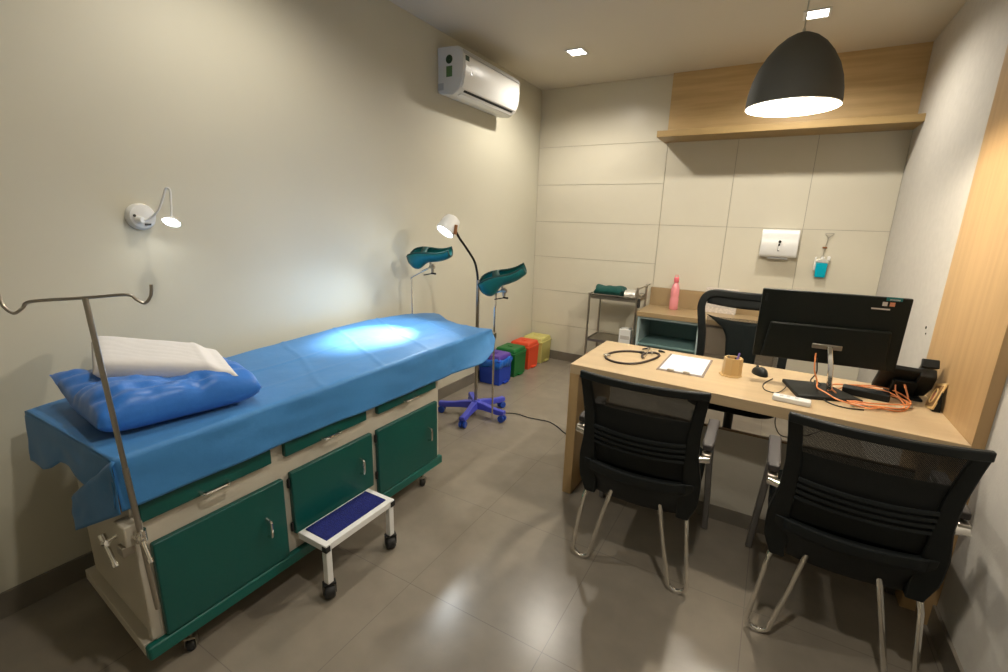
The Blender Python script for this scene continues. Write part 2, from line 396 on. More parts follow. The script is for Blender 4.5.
def handle_v(parent, x, y, z, l=.075):
    pts = spline([(x, y, z-l/2), (x+.022, y, z-l/2+.006), (x+.026, y, z-l/4), (x+.026, y, z+l/4), (x+.022, y, z+l/2-.006), (x, y, z+l/2)], 5)
    return MB().tube(pts, .0052, 8).build('handle', M['chrome'], parent)
def handle_h(parent, x, y, z, l=.085):
    pts = spline([(x, y-l/2, z), (x+.02, y-l/2+.005, z), (x+.024, y-l/4, z), (x+.024, y+l/4, z), (x+.02, y+l/2-.005, z), (x, y+l/2, z)], 5)
    return MB().tube(pts, .0062, 8).build('handle', M['chrome'], parent)
def couch():
    t = thing('examination_couch', 'cream metal examination couch with dark green doors and drawers along the left wall', 'examination couch', (0, 0, 0))
    xb = CX1-.022
    MB().prism([(CX0+.03, CY0+.065), (xb, CY0+.03), (xb, CY1-.01), (CX0+.03, CY1-.01)], .15, .715).build('body', M['cream_metal'], t, bevel=.003)
    # corner uprights on the head end
    MB().box(CX1-.045, CX1-.02, CY0+.02, CY0+.05, .165, .715).build('corner_post', M['cream_metal'], t, bevel=.003)
    MB().prism([(CX0+.01, CY0+.04), (CX1-.03, CY0), (CX1-.03, CY1), (CX0+.01, CY1)], .12, .16).build('plinth', M['cream_metal'], t, bevel=.002)
    MB().box(CX1-.03, CX1, CY0, CY1, .112, .16).build('base_rail', M['green_rail'], t, bevel=.008, seg=3)
    doors = [(.517, .948, .165, .495), (.98, 1.398, .236, .503), (1.432, 1.875, .165, .500)]
    for i, (a, b, c, d) in enumerate(doors):
        dd = MB().box(xb, CX1, a, b, c, d).build('door', M['green'], t, bevel=.005, seg=3)
        handle_v(dd, CX1, b-.08, c+(d-c)*.52)
    for i, (a, b) in enumerate([(.50, .91), (.965, 1.37), (1.44, 1.865)]):
        dd = MB().box(xb, CX1, a, b, .578, .70).build('drawer', M['green'], t, bevel=.004, seg=2)
        handle_h(dd, CX1, (a+b)/2, .592)
    for y in (.975, 1.427):
        for z in (.27, .46): MB().cyl((CX1-.012, y, z-.018), (CX1-.012, y, z+.018), .006, n=10).build('hinge_pin', M['vent'], t)
    MB().box(.165, .775, CY0+.01, 2.37, .715, .735).build('top_board', M['cream_metal'], t, bevel=.002)
    mm = MB()
    mm.box(.17, .770, CY0+.012, 2.375, .735, .794); mm.build('mattress', M['green'], t, bevel=.018, seg=4)
    for (x, y) in ((.715, .60), (.27, .60), (.72, 1.81), (.27, 1.81)): castor(t, x, y, .12, M['rubber'], M['steel'], .022, rz=.9)
    # clamp block and two T handles on the head end panel
    y = CY0
    MB().box(.735, .80, y-.012, y+.035, .535, .60).build('clamp_block', M['cream_metal'], t, bevel=.004)
    MB().box(.755, .79, y-.020, y+.01, .505, .535).build('clamp_bracket', M['steel'], t, bevel=.002)
    mb = MB(); mb.cyl((.75, y-.005, .56), (.72, y-.030, .535), .0055, n=10); mb.cyl((.706, y-.03, .545), (.757, y-.03, .475), .0065, n=12)
    mb.cyl((.700, y-.03, .553), (.710, y-.03, .540), .0095, n=12); mb.cyl((.752, y-.03, .482), (.759, y-.03, .472), .0085, n=12); mb.cyl((.706, y-.03, .527), (.732, y-.03, .538), .0085, n=12)
    mb.build('tightening_handle', M['chrome'], t)
couch()
def drip_stand():
    bx, by = .815, .492; tx, ty = .822, .456
    t = thing('drip_stand', 'steel drip pole with double hook clamped to the head end of the couch', 'IV pole', (bx, by, .30))
    L = lambda x, y, z: (x-bx, y-by, z-.30)
    def at(z): k = (z-.30)/.95; return V((bx+(tx-bx)*k, by+(ty-by)*k, z))
    p0, p1 = at(.31), at(1.25); o = V((bx, by, .30))
    MB().tube([p0-o, at(.78)-o], .0078, 12).build('pole', M['steel'], t)
    MB().tube([at(.6)-o, p1-o], .0066, 12).build('upper_pole', M['steel'], t)
    d = V((.46, .887, .03)); c = p1-o
    pts = []
    for s, L0 in ((-1, .146), (1, .132)):
        q = [c+d*s*L0+V((0, 0, .022)), c+d*s*(L0-.004)+V((0, 0, -.006)), c+d*s*(L0-.018)+V((0, 0, -.024)), c+d*s*(L0-.034)+V((0, 0, -.014)), c+d*s*(L0-.050)+V((0, 0, -.0)), c+d*s*.02]
        pts.append(q)
    allp = pts[0]+pts[1][::-1]
    MB().tube(spline(allp, 6), .0038, 8).build('hook_bar', M['steel'], t)
    e = at(.565)-o
    mb = MB(); mb.cyl(e+V((0, 0, -.018)), e+V((0, 0, .018)), .014, n=14); mb.cyl(e+V((-.065, -.02, .0)), e+V((.0, -.012, -.0)), .005, n=10); mb.cyl(e+V((-.07, -.022, .002)), e+V((-.06, -.018, .0)), .008, n=10)
    mb.build('clamp', M['chrome'], t)
    mb = MB(); mb.cyl(e+V((.005, -.006, 0)), e+V((.042, -.012, .004)), .0075, n=10); mb.cyl(e+V((.042, -.012, .006)), e+V((.068, -.012, -.042)), .0055, n=10); mb.cyl(e+V((.066, -.012, -.038)), e+V((.071, -.012, -.048)), .008, n=10); mb.build('clamp_lever', M['chrome'], t)
drip_stand()
# ------------------------------------------------------------------ drape on the couch
def lerp(a, b, t): return a+(b-a)*t
def interp(tab, x):
    if x <= tab[0][0]: return tab[0][1]
    for (a, va), (b, vb) in zip(tab[:-1], tab[1:]):
        if x <= b: return lerp(va, vb, (x-a)/(b-a))
    return tab[-1][1]
def nz(x, y, z=0, s=1.0): return noise.noise(V((x*s, y*s, z*s)))
def drape():
    hem = [(.40, .650), (.91, .648), (1.39, .635), (1.9, .627), (2.02, .632), (2.15, .642), (2.26, .658), (2.36, .70), (2.44, .762), (2.8, .775)]
    backx = [(.4, .155), (.7, .115), (1.0, .10), (2.1, .095), (2.7, .10)]
    backz = [(.4, .0), (1.1, .0), (1.5, .018), (2.05, .034), (2.4, .014), (2.7, -.012)]
    frontx = [(.4, .785), (2.2, .785), (2.5, .79)]
    def end_y(u):        # where the foot end stops, u 0 back .. 1 front
        return interp([(0, 2.69), (.12, 2.66), (.42, 2.47), (.62, 2.405), (.85, 2.40), (1, 2.42)], u)
    def topz(u, y, bz): return .803-.008*max(0, 1-u/.45)*max(0, 1-(y-CY0)/.12)+bz*(1-u)**2+.0035*nz(u*2.5, y*3.1)+.0022*nz(u*7, y*8, 3)
    NU1, NU2, NU3 = 7, 60, 18; NV = 190
    secs = []
    for j in range(NV):
        v = j/(NV-1); row = []
        def yv(u): return lerp(CY0-.006, end_y(u), v)
        # back hang
        y = yv(0); bx = interp(backx, y); bz = .803+interp(backz, y)
        bh = .10 if y < 2.3 else .02
        for i in range(NU1):
            k = 1-i/NU1; row.append(V((bx-.006-.004*sin(y*23), y, bz-.012-bh*k)))
        for i in range(NU2+1):
            u = i/NU2; y = yv(u); fx = interp(frontx, y); bx = interp(backx, y); bz = interp(backz, y)
            z = topz(u, y, bz)
            z += .004*max(0, 1-abs(((y*1.9+u*.6+.05*nz(u*3, y)) % .62)-.31)/.03)*(1 if y > .95 else 0)
            z += .0035*max(0, 1-abs(u-.42-.03*nz(y*2, 1))/.02)*(1 if y > 1.0 else 0)+.0025*max(0, 1-abs(u-.74-.04*nz(y*1.5, 7))/.018)*(1 if y > .9 else 0)
            if y > 2.38: z += -.01*(y-2.38)/.3
            if u in (0, 1): z -= .004
            row.append(V((lerp(bx, fx, u), y, z)))
        y = yv(1); hz = interp(hem, y)
        for i in range(1, NU3+1):
            k = i/NU3; z = lerp(.795, hz, k)
            fl = .006*sin(y*9+1)*k+.004*sin(y*23+k*2)*k+.006*nz(y*6, k*3, 5)
            x = .787+.014*k+fl*.6+.055*k*k*max(0, min(1, (y-1.98)/.22))*max(0, min(1, (2.46-y)/.12))
            yy = y+(.0 if y < 2 else -.02*k*(y-2))
            row.append(V((x, yy, z)))
        secs.append(row)
    nu = len(secs[0]); mb = MB()
    mb.add([p for r in secs for p in r], [(j*nu+i, j*nu+i+1, (j+1)*nu+i+1, (j+1)*nu+i) for j in range(NV-1) for i in range(nu-1)])
    # head end skirt: one piece following a stepped hem
    hemx = [(.12, .60), (.22, .612), (.29, .628), (.36, .655), (.42, .69), (.50, .70), (.56, .69)]
    n, mrow = 60, 12; vs = []
    for j in range(mrow):
        for i in range(n):
            x = lerp(.152, .785, i/(n-1)); k = j/(mrow-1)
            hz = interp(hemx, x) if x < .56 else interp([(.56, .69), (.78, .66)], x)
            y = CY0-.006-.012*k-.005*k*sin(x*22+1)-.004*nz(x*8, k*3, 9)
            xx = x-(.035*k if x < .2 else 0)
            zt = topz(i/(n-1), CY0-.006, 0)-(.004 if i in (0, n-1) else 0)
            vs.append(V((xx, y if j else CY0-.004, lerp(zt, hz, k))))
    mb.add(vs, [(j*n+i, (j+1)*n+i, (j+1)*n+i+1, j*n+i+1) for j in range(mrow-1) for i in range(n-1)])
    # folded corner flap hanging lower and standing a little off the end
    n, mrow = 24, 14; vs = []
    for j in range(mrow):
        for i in range(n):
            u = i/(n-1); k = j/(mrow-1)
            x = lerp(lerp(.490, .512, 1-k), .80, u)
            ztop = lerp(.615, .80, min(1, u*1.05)); zb = lerp(.483, .645, u)
            y = CY0-lerp(.030, .010, u)-.006*sin(u*pi)*(.4+.6*k)-.005*nz(u*4, k*3, 2)
            vs.append(V((x, y+(.008 if j == 0 else 0), lerp(ztop, zb, k))))
    mb.add(vs, [(j*n+i, (j+1)*n+i, (j+1)*n+i+1, j*n+i+1) for j in range(mrow-1) for i in range(n-1)])
    # turned-up foot hem
    n, mrow = 20, 6; vs = []
    for j in range(mrow):
        for i in range(n):
            u = i/(n-1); k = j/(mrow-1)
            p0 = V((.786, 2.425, .79)); p1 = V((.79, 1.93, .598)); q = p0.lerp(p1, u); q.z -= .035*sin(u*pi)
            vs.append(q+V((-.03*k*sin(u*pi)-.002, .055*k*sin(u*pi)+.004, .03*k*sin(u*pi))))
    o = mb.build('drape_sheet', M['drape'], solid=.0012, ang=80)
    tag(o, 'light blue disposable drape sheet spread over the whole couch top', 'sheet')
drape()
# ------------------------------------------------------------------ pillows
def pillow_mesh(corners, base, thick, pw=3.0, wr=.006, seed=0, n=44, tp=lambda u, v: 1.0):
    """corners: 4 xy points (u0v0,u1v0,u1v1,u0v1); base(u,v) bottom height; closed cushion"""
    A, B, C, D_ = [V((c[0], c[1])) for c in corners]
    def P2(u, v): return (A*(1-u)+B*u)*(1-v)+(D_*(1-u)+C*u)*v
    mb = MB(); vs = []; idx = {}
    for side in (1, -1):
        for j in range(n):
            for i in range(n):
                u, v = i/(n-1), j/(n-1); edge = i in (0, n-1) or j in (0, n-1)
                if side == -1 and edge: idx[(side, i, j)] = idx[(1, i, j)]; continue
                su, sv = abs(2*u-1), abs(2*v-1)
                h = max(0, (1-su**pw)*(1-sv**pw))**.5
                inset = .03*(1-(max(su, sv)))
                p = P2(u, v); zb = base(u, v)
                w = nz(p.x*9, p.y*9, seed)*wr+nz(p.x*22, p.y*22, seed+4)*wr*.6
                w += wr*.9*abs(sin((u*3.1+v*7.3+nz(u*3, v*3, seed))*3))*(1-h*.4)
                th_ = thick*tp(u, v); z = zb+th_*.42+(th_*.58*h if side == 1 else -th_*.42*h)+(w if side == 1 else 0)*(.3+h)
                idx[(side, i, j)] = len(vs); vs.append(V((p.x, p.y, z)))
    fs = []
    for side in (1, -1):
        for j in range(n-1):
            for i in range(n-1): fs.append((idx[(side, i, j)], idx[(side, i+1, j)], idx[(side, i+1, j+1)], idx[(side, i, j+1)]))
    return mb.add(vs, fs)
o = pillow_mesh([(.672, .478), (.745, .925), (.36, 1.0), (.185, .525)], lambda u, v: .807+.004*v+.085*max(0, v-.55)*(1-u)*2.2, .122, 7.0, .013, 3, tp=lambda u, v: 1-.72*max(0, (v-.35)/.65)**1.3*(1-u)**.8).build('blue_pillow', M['blue_pillow'], ang=60)
tag(o, 'plump pillow wrapped in shiny blue film lying at the head of the couch', 'pillow')
o = pillow_mesh([(.410, .570), (.718, .860), (.475, .930), (.095, .680)], lambda u, v: lerp(.916, .886, u)+.016*max(0, min(1, (u-.78)/.1))+.028*v+.004*v*(1-u), .068, 12.0, .0010, 8, tp=lambda u, v: 1-.5*max(0, min(1, (u-.80)/.09))).build('white_pillow', M['white_cloth'], ang=60)
tag(o, 'flat white folded pillow resting on top of the blue pillow', 'pillow')
# ------------------------------------------------------------------ step stool
def step_stool():
    t = thing('step_stool', 'low white metal step with blue ribbed tread beside the couch', 'step stool', (0, 0, 0))
    x0, x1, y0, y1, z = .785, .945, .985, 1.355, .245
    mb = MB(); w = .026
    mb.box(x0, x1, y0, y0+w, z-.028, z); mb.box(x0, x1, y1-w, y1, z-.028, z); mb.box(x1-w, x1, y0+w, y1-w, z-.028, z); mb.box(x0, x0+w, y0+w, y1-w, z-.028, z)
    mb.build('frame', M['white_matte'], t, bevel=.002)
    MB().box(x0+.01, x1-w, y0+w, y1-w, z-.015, z+.004).build('tread', M['blue_mat'], t, bevel=.002)
    for y in (y0, y1-.003):
        MB().box(x1-.022, x1+.003, y-.002 if y == y0 else y-.02, y+.02 if y == y0 else y+.005, z-.03, z-.006).build('corner_cap', M['rubber'], t, bevel=.002)
    for y in (y0+.016, y1-.016):
        MB().box(x1-.028, x1-.003, y-.013, y+.013, .07, z-.026).build('leg', M['white_matte'], t, bevel=.002)
        castor(t, x1-.0155, y, .075, M['rubber'], M['rubber'], .029, rz=1.0, wide=.019)
step_stool()
# ------------------------------------------------------------------ stirrups (leg rests)
def leg_holder(x, y, rod_top, A, B, label, ext):
    t = thing('leg_holder', label, 'leg holder', (x, y, 0), 0, 'padded leg holders at the foot of the couch')
    z0 = .175
    pc = (A+B)/2+V((.02, 0, 0)); foot = V((pc.x, pc.y, pc.z-.09))
    pts = [(0, 0, z0), (0, 0, rod_top), (0.004, 0, rod_top+.02)]
    pts += [tuple(foot-V((x, y, 0))+V((-.055, 0, -.02))), tuple(foot-V((x, y, 0))+V((-.015, 0, -.005)))]
    MB().tube([pts[0], pts[1]]+spline(pts[1:], 6)[1:], .0062, 10).build('rod', M['chrome'], t)
    o = V((x, y, 0)); f = foot-o
    mb = MB(); mb.cyl(f+V((0, 0, -.035)), f+V((0, 0, .02)), .010, n=12); mb.cyl(f+V((-.02, 0, 0)), f+V((.016, 0, 0)), .012, n=12); mb.cyl(f+V((-.006, -.01, .015)), f+V((-.012, -.01, .06)), .007, n=10)
    mb.build('joint', M['steel'], t)
    mb = MB(); mb.cyl(f+V((.005, -.012, -.042)), f+V((-.05, -.03, -.055)), .0035, n=8); mb.cyl(f+V((.0, -.012, -.04)), f+V((.03, -.0, -.043)), .006, n=8); mb.build('lever', M['black_gloss'], t)
    MB().box(-.03, .012, -.05, .012, .735, .775).build('couch_clamp', M['steel'], t, bevel=.003)
    # trough
    ax = (B-A); Lr = ax.length; ax.normalize(); side = ax.cross(V((0, 0, 1))).normalized(); up = side.cross(ax).normalized()
    def fn(i, j):
        s = j; th = lerp(-128, 92, i)*pi/180
        r = lerp(.060, .034, s**.8)*(1+.12*sin(s*pi))
        if s < .16: r *= .45+.55*(1-(1-s/.16)**2)**.5
        c = A+ax*Lr*s-o
        lobe = .040*max(0, cos(th))*math.exp(-((s-.17)/.17)**2)
        return c+side*sin(th)*r*1.05+up*(-cos(th)*r-lobe+.01*sin(s*pi*2))
    s_ = MB().grid(fn, 22, 22); shell = s_.build('padded_trough', M['teal'], t, solid=.016, subd=1, ang=80)
    for e in (0, 1): MB().tube([fn(e, k/16) for k in range(17)], .0075, 8).build('edge_binding', M['teal_dark'], shell)
    for e in (.02, .98): MB().tube([fn(k/16, e) for k in range(17)], .007, 8).build('edge_binding', M['teal_dark'], shell)
    def st(k, s):
        p, q = fn(0, s), fn(1, s); return p.lerp(q, k)+up*.02*sin(k*pi)
    mb = MB(); vs = [st(k/10, s) for s in (.36, .50) for k in range(11)]; mb.add(vs, [(k, k+1, 12+k, 11+k) for k in range(10)])
    mb.build('strap', M['teal_dark'], t, solid=.004)
leg_holder(.783, 2.452, .93, V((.690, 2.42, 1.075)), V((.955, 2.50, 1.195)), 'teal padded leg holder at the couch foot corner nearest the coloured bins', 0)
leg_holder(.108, 2.452, 1.05, V((.115, 2.43, 1.215)), V((.405, 2.50, 1.262)), 'teal padded leg holder at the couch foot beside the left wall, under the lamp head', 0)
# ------------------------------------------------------------------ exam floor lamp
def exam_lamp():
    cx, cy = .425, 2.80
    t = thing('examination_lamp', 'lit white examination lamp on a steel pole with blue five-star castor base', 'floor lamp', (cx, cy, 0))
    tips = [(.475, 2.545), (.655, 2.80), (.48, 3.12), (.235, 2.98), (.15, 2.70)]
    tips = [(.475, 2.555), (.66, 2.80), (.515, 3.04), (.26, 2.985), (.175, 2.70)]
    hub = MB(); hub.lathe([(.028, .125), (.034, .12), (.04, .09), (.042, .066), (.036, .06)], n=24, cap=True); hub.build('base_hub', M['blue_base'], t)
    for (x, y) in tips:
        d = V((x-cx, y-cy, 0)); L = d.length; d.normalize(); s = V((-d.y, d.x, 0))
        secs = [(.02, .062, .118, .030), (L*.35, .062, .110, .027), (L*.62, .058, .096, .024), (L*.86, .052, .090, .024), (L+.02, .060, .088, .026)]
        vs = []; 
        for (r, zb, zt, w) in secs: vs += [d*r-s*w+V((0, 0, zb)), d*r+s*w+V((0, 0, zb)), d*r+s*w*.75+V((0, 0, zt)), d*r-s*w*.75+V((0, 0, zt))]
        fs = [(i*4+k, i*4+(k+1) % 4, i*4+4+(k+1) % 4, i*4+4+k) for i in range(4) for k in range(4)]+[(3, 2, 1, 0), (16, 17, 18, 19)]
        arm = MB().add(vs, fs).build('base_arm', M['blue_base'], t, bevel=.004, seg=2)
        a = math.atan2(d.y, d.x)
        mb = MB(); c = d*L
        for q in (-.016, .016):
            mb.lathe([(.003, -.010), (.022, -.010), (.027, -.006), (.027, .006), (.022, .010), (.003, .010)], n=24, M=TR(c+V((0, 0, .027))+s*q, rz=a+pi/2, ry=pi/2))
        mb.build('castor', M['blue_cast'], arm)
        MB().cyl(c+V((0, 0, .03)), c+V((0, 0, .066)), .009, n=10).build('castor_stem', M['blue_cast'], arm)
    MB().cyl((0, 0, .10), (.028, -.04, 1.05), .0125, n=16).build('pole', M['steel'], t)
    o = V((cx, cy, 0))
    neck = spline([V((.453, 2.758, 1.045))-o, V((.45, 2.75, 1.11))-o, V((.446, 2.72, 1.185))-o, V((.434, 2.64, 1.275))-o, V((.446, 2.54, 1.345))-o, V((.462, 2.472, 1.395))-o], 8)
    MB().tube(neck, .0085, 12).build('gooseneck', M['black_gloss'], t)
    hc = V((.395, 2.45, 1.382)); tgt = V((.375, 1.84, .80)); ax = (tgt-hc).normalized()
    ax = V((-.20, -.60, -.77)).normalized()
    # shade axis (opening direction)
    zax = -ax; xax = zax.cross(V((0, 1, 0))).normalized(); yax = zax.cross(xax)
    R4 = Matrix((xax, yax, zax)).transposed().to_4x4(); R4.translation = hc-o
    sh = MB().lathe([(.060, .0), (.063, .008), (.061, .05), (.057, .085), (.047, .108), (.024, .120), (.001, .122)], n=36, M=R4).build('lamp_shade', M['white'], t)
    MB().lathe([(.001, .016), (.048, .014), (.054, .009)], n=30, M=R4).build('bulb', M['lamp_glow'], t)
    MB().lathe([(.058, .001), (.058, .02), (.054, .03), (.053, .009)], n=36, M=R4).build('shade_lining', M['white'], t)
    mb = MB(); mb.cyl(V((.465, 2.465, 1.37))-o, V((.472, 2.468, 1.43))-o, .012, .010, 14); mb.build('switch_knob', M['brown_metal'], t)
    for nm, pw, ang, bl in (('examination_beam', EXAM_W, 33, 1.0), ('examination_spill', EXAM_W*.085, 88, 1.0)):
        l = light(nm, 'SPOT', hc+ax*.004, pw, (.90, .97, 1), spot_size=radians(ang), spot_blend=bl, shadow_soft_size=.035)
        l.rotation_euler = (tgt-l.location).to_track_quat('-Z', 'Y').to_euler()
exam_lamp()
o = MB().tube(spline([(.60, 2.90, .02), (.64, 2.97, .004), (.70, 2.985, .004), (.80, 2.975, .004), (.88, 2.985, .004), (.965, 2.99, .004), (1.06, 2.94, .004), (1.147, 2.875, .004), (1.30, 2.835, .004), (1.5, 2.84, .004), (1.75, 2.85, .004)], 8), .004, 8).build('trailing_cable', M['cable'])
tag(o, 'black power cord trailing over the floor from the blue lamp base towards the desk', 'cable')
# ------------------------------------------------------------------ bins
def waste_bin(y0, y1, m_body, m_lid, label, bag=False, x0=.03, x1=.252, h=.275):
    yc = (y0+y1)/2; w = (y1-y0)/2; d = (x1-x0)/2; xc = (x0+x1)/2
    t = thing('waste_bin', label, 'waste bin', (xc, yc, 0), 0, 'row of coloured waste bins')
    mb = MB(); secs = [(0, .92), (.004, .94), (h*.80, 1.0), (h*.80, 1.0)]
    vs = []
    for z, k in secs: vs += [V((-d*k, -w*k, z)), V((d*k, -w*k, z)), V((d*k, w*k, z)), V((-d*k, w*k, z))]
    fs = [(i*4+k, i*4+(k+1) % 4, i*4+4+(k+1) % 4, i*4+4+k) for i in range(3) for k in range(4)]+[(3, 2, 1, 0), (12, 13, 14, 15)]
    mb.add(vs[:12]+[], [f for f in fs[:8]]+[(3, 2, 1, 0), (8, 9, 10, 11)])
    mb.build('bucket', m_body, t, bevel=.016, seg=3)
    k = 1.03
    def lid(z0, z1, s0, s1, m, nm):
        vs = []
        for z, q in ((z0, s0), (z1, s1)): vs += [V((-d*q, -w*q, z)), V((d*q, -w*q, z)), V((d*q, w*q, z)), V((-d*q, w*q, z))]
        return MB().add(vs, [(3, 2, 1, 0), (4, 5, 6, 7)]+[(a, (a+1) % 4, 4+(a+1) % 4, 4+a) for a in range(4)]).build(nm, m, t, bevel=.010, seg=3)
    lid(h*.78, h*.86, 1.04, 1.04, m_body, 'rim')
    L = lid(h*.86, h, 1.0, .90, m_lid, 'lid')
    MB().box(-.03, .02, -.018, .018, h-.002, h+.006).build('lid_grip', m_lid, L, bevel=.003)
    MB().box(d*.9, d+.018, -.04, .04, .008, .022).build('pedal', m_body, t, bevel=.004)
    MB().box(d*.9, d*.93, -.055, .055, .03, .055).build('pedal_slot', M['vent'], t, bevel=.003)
    if bag:
        n = 48; vs = []
        for j, (z, q) in enumerate(((h*.88, 1.05), (h*.80, 1.10), (h*.70, 1.09), (h*.585, 1.04))):
            for i in range(n):
                a = 2*pi*i/n; ca, sa = cos(a), sin(a); mx = max(abs(ca), abs(sa))**.75
                w_ = 1+.03*sin(a*9+j*1.3)+.02*sin(a*17)
                vs.append(V((ca/mx*d*q*w_, sa/mx*w*q*w_, z+.010*sin(a*5+j))))
        MB().add(vs, [(j*n+i, j*n+(i+1) % n, (j+1)*n+(i+1) % n, (j+1)*n+i) for j in range(3) for i in range(n)]).build('liner_bag', M['bin_bag'], t, solid=.003, ang=60)
    return t
waste_bin(3.445, 3.67, M['bin_blue'], M['bin_lid'], 'blue pedal bin with violet lid and blue liner bag, nearest of the bin row', True)
waste_bin(3.73, 3.965, M['bin_green'], M['bin_green'], 'dark green pedal bin between the blue and red bins')
waste_bin(4.025, 4.25, M['bin_red'], M['bin_red'], 'orange-red pedal bin between the green and yellow bins')
waste_bin(4.30, 4.53, M['bin_yellow'], M['bin_yellow'], 'pale yellow pedal bin in the far corner of the room', x1=.265)
# ------------------------------------------------------------------ trolley
def trolley():
    x0, x1, y0, y1 = .79, 1.235, 4.17, 4.50
    t = thing('instrument_trolley', 'narrow steel instrument trolley with two shelves against the far wall', 'trolley', (0, 0, 0))
    for (x, y, h) in ((x0, y0, .83), (x1, y0, .92), (x0, y1, .83), (x1, y1, .92)):
        MB().cyl((x, y, .055), (x, y, h), .0105, n=12).build('post', M['steel'], t)
        castor(t, x, y, .06, M['rubber'], M['steel'], .02)
    for z in (.79, .375, .12):
        MB().box(x0, x1, y0, y1, z, z+.006).build('shelf', M['steel'], t)
    MB().tube([(x0, y0, .825), (x0, y1, .825), (x1, y1, .825), (x1, y0, .825)], .004, 8, closed=True).build('guard_rail', M['steel'], t)
    for z in (.79, .375):
        mb = MB(); mb.box(x0, x1, y0-.002, y0+.002, z-.008, z+.018); mb.box(x0-.002, x0+.002, y0-.002, y1+.002, z-.008, z+.018); mb.box(x1-.002, x1+.002, y0-.002, y1+.002, z-.008, z+.018); mb.box(x0, x1, y1-.002, y1+.002, z-.008, z+.018)
        mb.build('shelf_edge', M['steel'], t)
    MB().tube(spline([(x1, y0, .90), (x1+.02, y0, .92), (x1+.03, y0+.03, .92), (x1+.03, y1-.03, .92), (x1+.02, y1, .92), (x1, y1, .90)], 5), .007, 10).build('push_handle', M['steel'], t)
    MB().box(x1+.008, x1+.03, y0-.010, y0+.02, .74, .82).build('handle_bracket', M['rubber'], t, bevel=.004)
trolley()
def bundle():
    # rolled folded green gown
    def fn(i, j):
        a = 2*pi*i; s = j; x = lerp(.80, 1.075, s)
        r1 = .105*(1-.06*sin(s*11)); r2 = .046*(1+.10*sin(a*2+s*6)+.05*sin(s*17))
        e = .25+.75*min(1, min(s, 1-s)/.04)
        return V((x+.01*sin(a*3), 4.33+cos(a)*r1*e, (.848)+sin(a)*r2*e+.006*nz(x*20, a)))
    mb = MB().grid(fn, 28, 34, wrapu=True)
    o = mb.build('green_gown', M['green_cloth'], ang=70); tag(o, 'rolled dark green cloth lying on top of the trolley', 'cloth')
    def fn2(i, j):
        a = 2*pi*i; s = j; x = lerp(1.085, 1.215, s); e = .2+.8*min(1, min(s, 1-s)/.12)
        return V((x, 4.31+cos(a)*.09*e+.004*nz(a*3, s*9, 1), (.840)+sin(a)*.038*e*(1+.25*nz(a*2, s*7, 2))))
    o = MB().grid(fn2, 26, 18, wrapu=True).build('wrapped_pack', M['foil'], ang=30); tag(o, 'crumpled silver-white wrapped pack beside the green cloth on the trolley', 'package')
    t = thing('white_carton', 'small white box standing on the lower shelf of the trolley', 'box', (1.145, 4.26, .3815))
    MB().box(-.055, .055, -.05, .05, 0, .135).build('carton', M['white_matte'], t, bevel=.004)
    MB().box(-.04, .045, -.0515, -.0495, .04, .075).build('label_patch', M['sticker_w'], t)
    MB().box(-.03, .03, -.03, .03, .134, .142).build('lid_flap', M['white'], t, bevel=.002)
bundle()
# ------------------------------------------------------------------ side cabinet
def side_cabinet():
    x0, xm, x1, y0, y1 = 1.275, 1.80, 2.36, 4.10, D-.0125
    t = thing('side_cabinet', 'low cabinet with open pale blue shelf compartment and taupe worktop at the far wall', 'cabinet', (0, 0, 0))
    zt = .724; p = .022
    mb = MB()
    mb.box(x0, x0+p, y0, y1, .06, zt-.04); mb.box(xm-p, xm, y0, y1, .06, zt-.04); mb.box(x0+p, xm-p, y0, y1, zt-.062, zt-.04); mb.box(x0+p, xm-p, y0, y1, .06, .06+p)
    mb.build('carcass', M['bluegrey'], t, bevel=.001)
    MB().box(x0+p, xm-p, y1-.03, y1-.01, .06+p, zt-.062).build('back_panel', M['blue_shaded'], t)
    MB().box(x0+p, xm-p, y0+.02, y1-.03, .42, .438).build('inner_shelf', M['blue_shaded'], t)
    MB().box(x0+.02, x1-.02, y0+.04, y1, 0, .06).build('plinth', M['taupe'], t)
    MB().box(xm, x1, y0+.02, y1, .06, zt-.04).build('drawer_unit', M['taupe'], t)
    for z0, z1 in ((.07, .245), (.25, .43), (.435, .655)):
        dd = MB().box(xm+.004, x1-.004, y0, y0+.02, z0, z1).build('drawer', M['taupe'], t, bevel=.002)
        MB().tube([(xm+.2, y0, z1-.04), (xm+.2, y0-.02, z1-.04), (xm+.34, y0-.02, z1-.04), (xm+.34, y0, z1-.04)], .004, 8).build('handle', M['chrome'], dd)
    MB().box(x0-.01, x1+.005, y0-.02, y1, zt-.04, zt).build('worktop', M['worktop'], t, bevel=.002)
    MB().box(x0-.005, x1, y1-.02, y1, zt, .895).build('backsplash', M['worktop'], t, bevel=.001)
side_cabinet()
t = thing('water_bottle', 'translucent pink water bottle standing on the side cabinet', 'bottle', (1.515, 4.40, .7245))
MB().lathe([(.001, 0), (.034, 0), (.038, .006), (.038, .10), (.034, .115), (.038, .13), (.036, .19), (.026, .225), (.018, .24), (.018, .255)], n=28).build('bottle_body', M['pink'], t)
MB().lathe([(.021, .248), (.022, .252), (.021, .285), (.014, .292), (.001, .293)], n=24).build('cap', M['pink2'], t)
MB().tube([(.016, 0, .288), (.010, 0, .312), (-.010, 0, .312), (-.016, 0, .288)], .003, 8).build('carry_loop', M['pink2'], t)
t = thing('paper_stack', 'printed box of papers leaning against the splashback behind the office chair', 'papers', (1.895, 4.495, .7245))
MB().box(-.13, .13, -.03, .03, 0, .215).build('paper_box', M['paper_pr'], t, bevel=.002)
for z in (.05, .09, .13): MB().box(-.12, .12, -.0315, -.0295, z, z+.012).build('printed_line', M['sticker_w'], t)
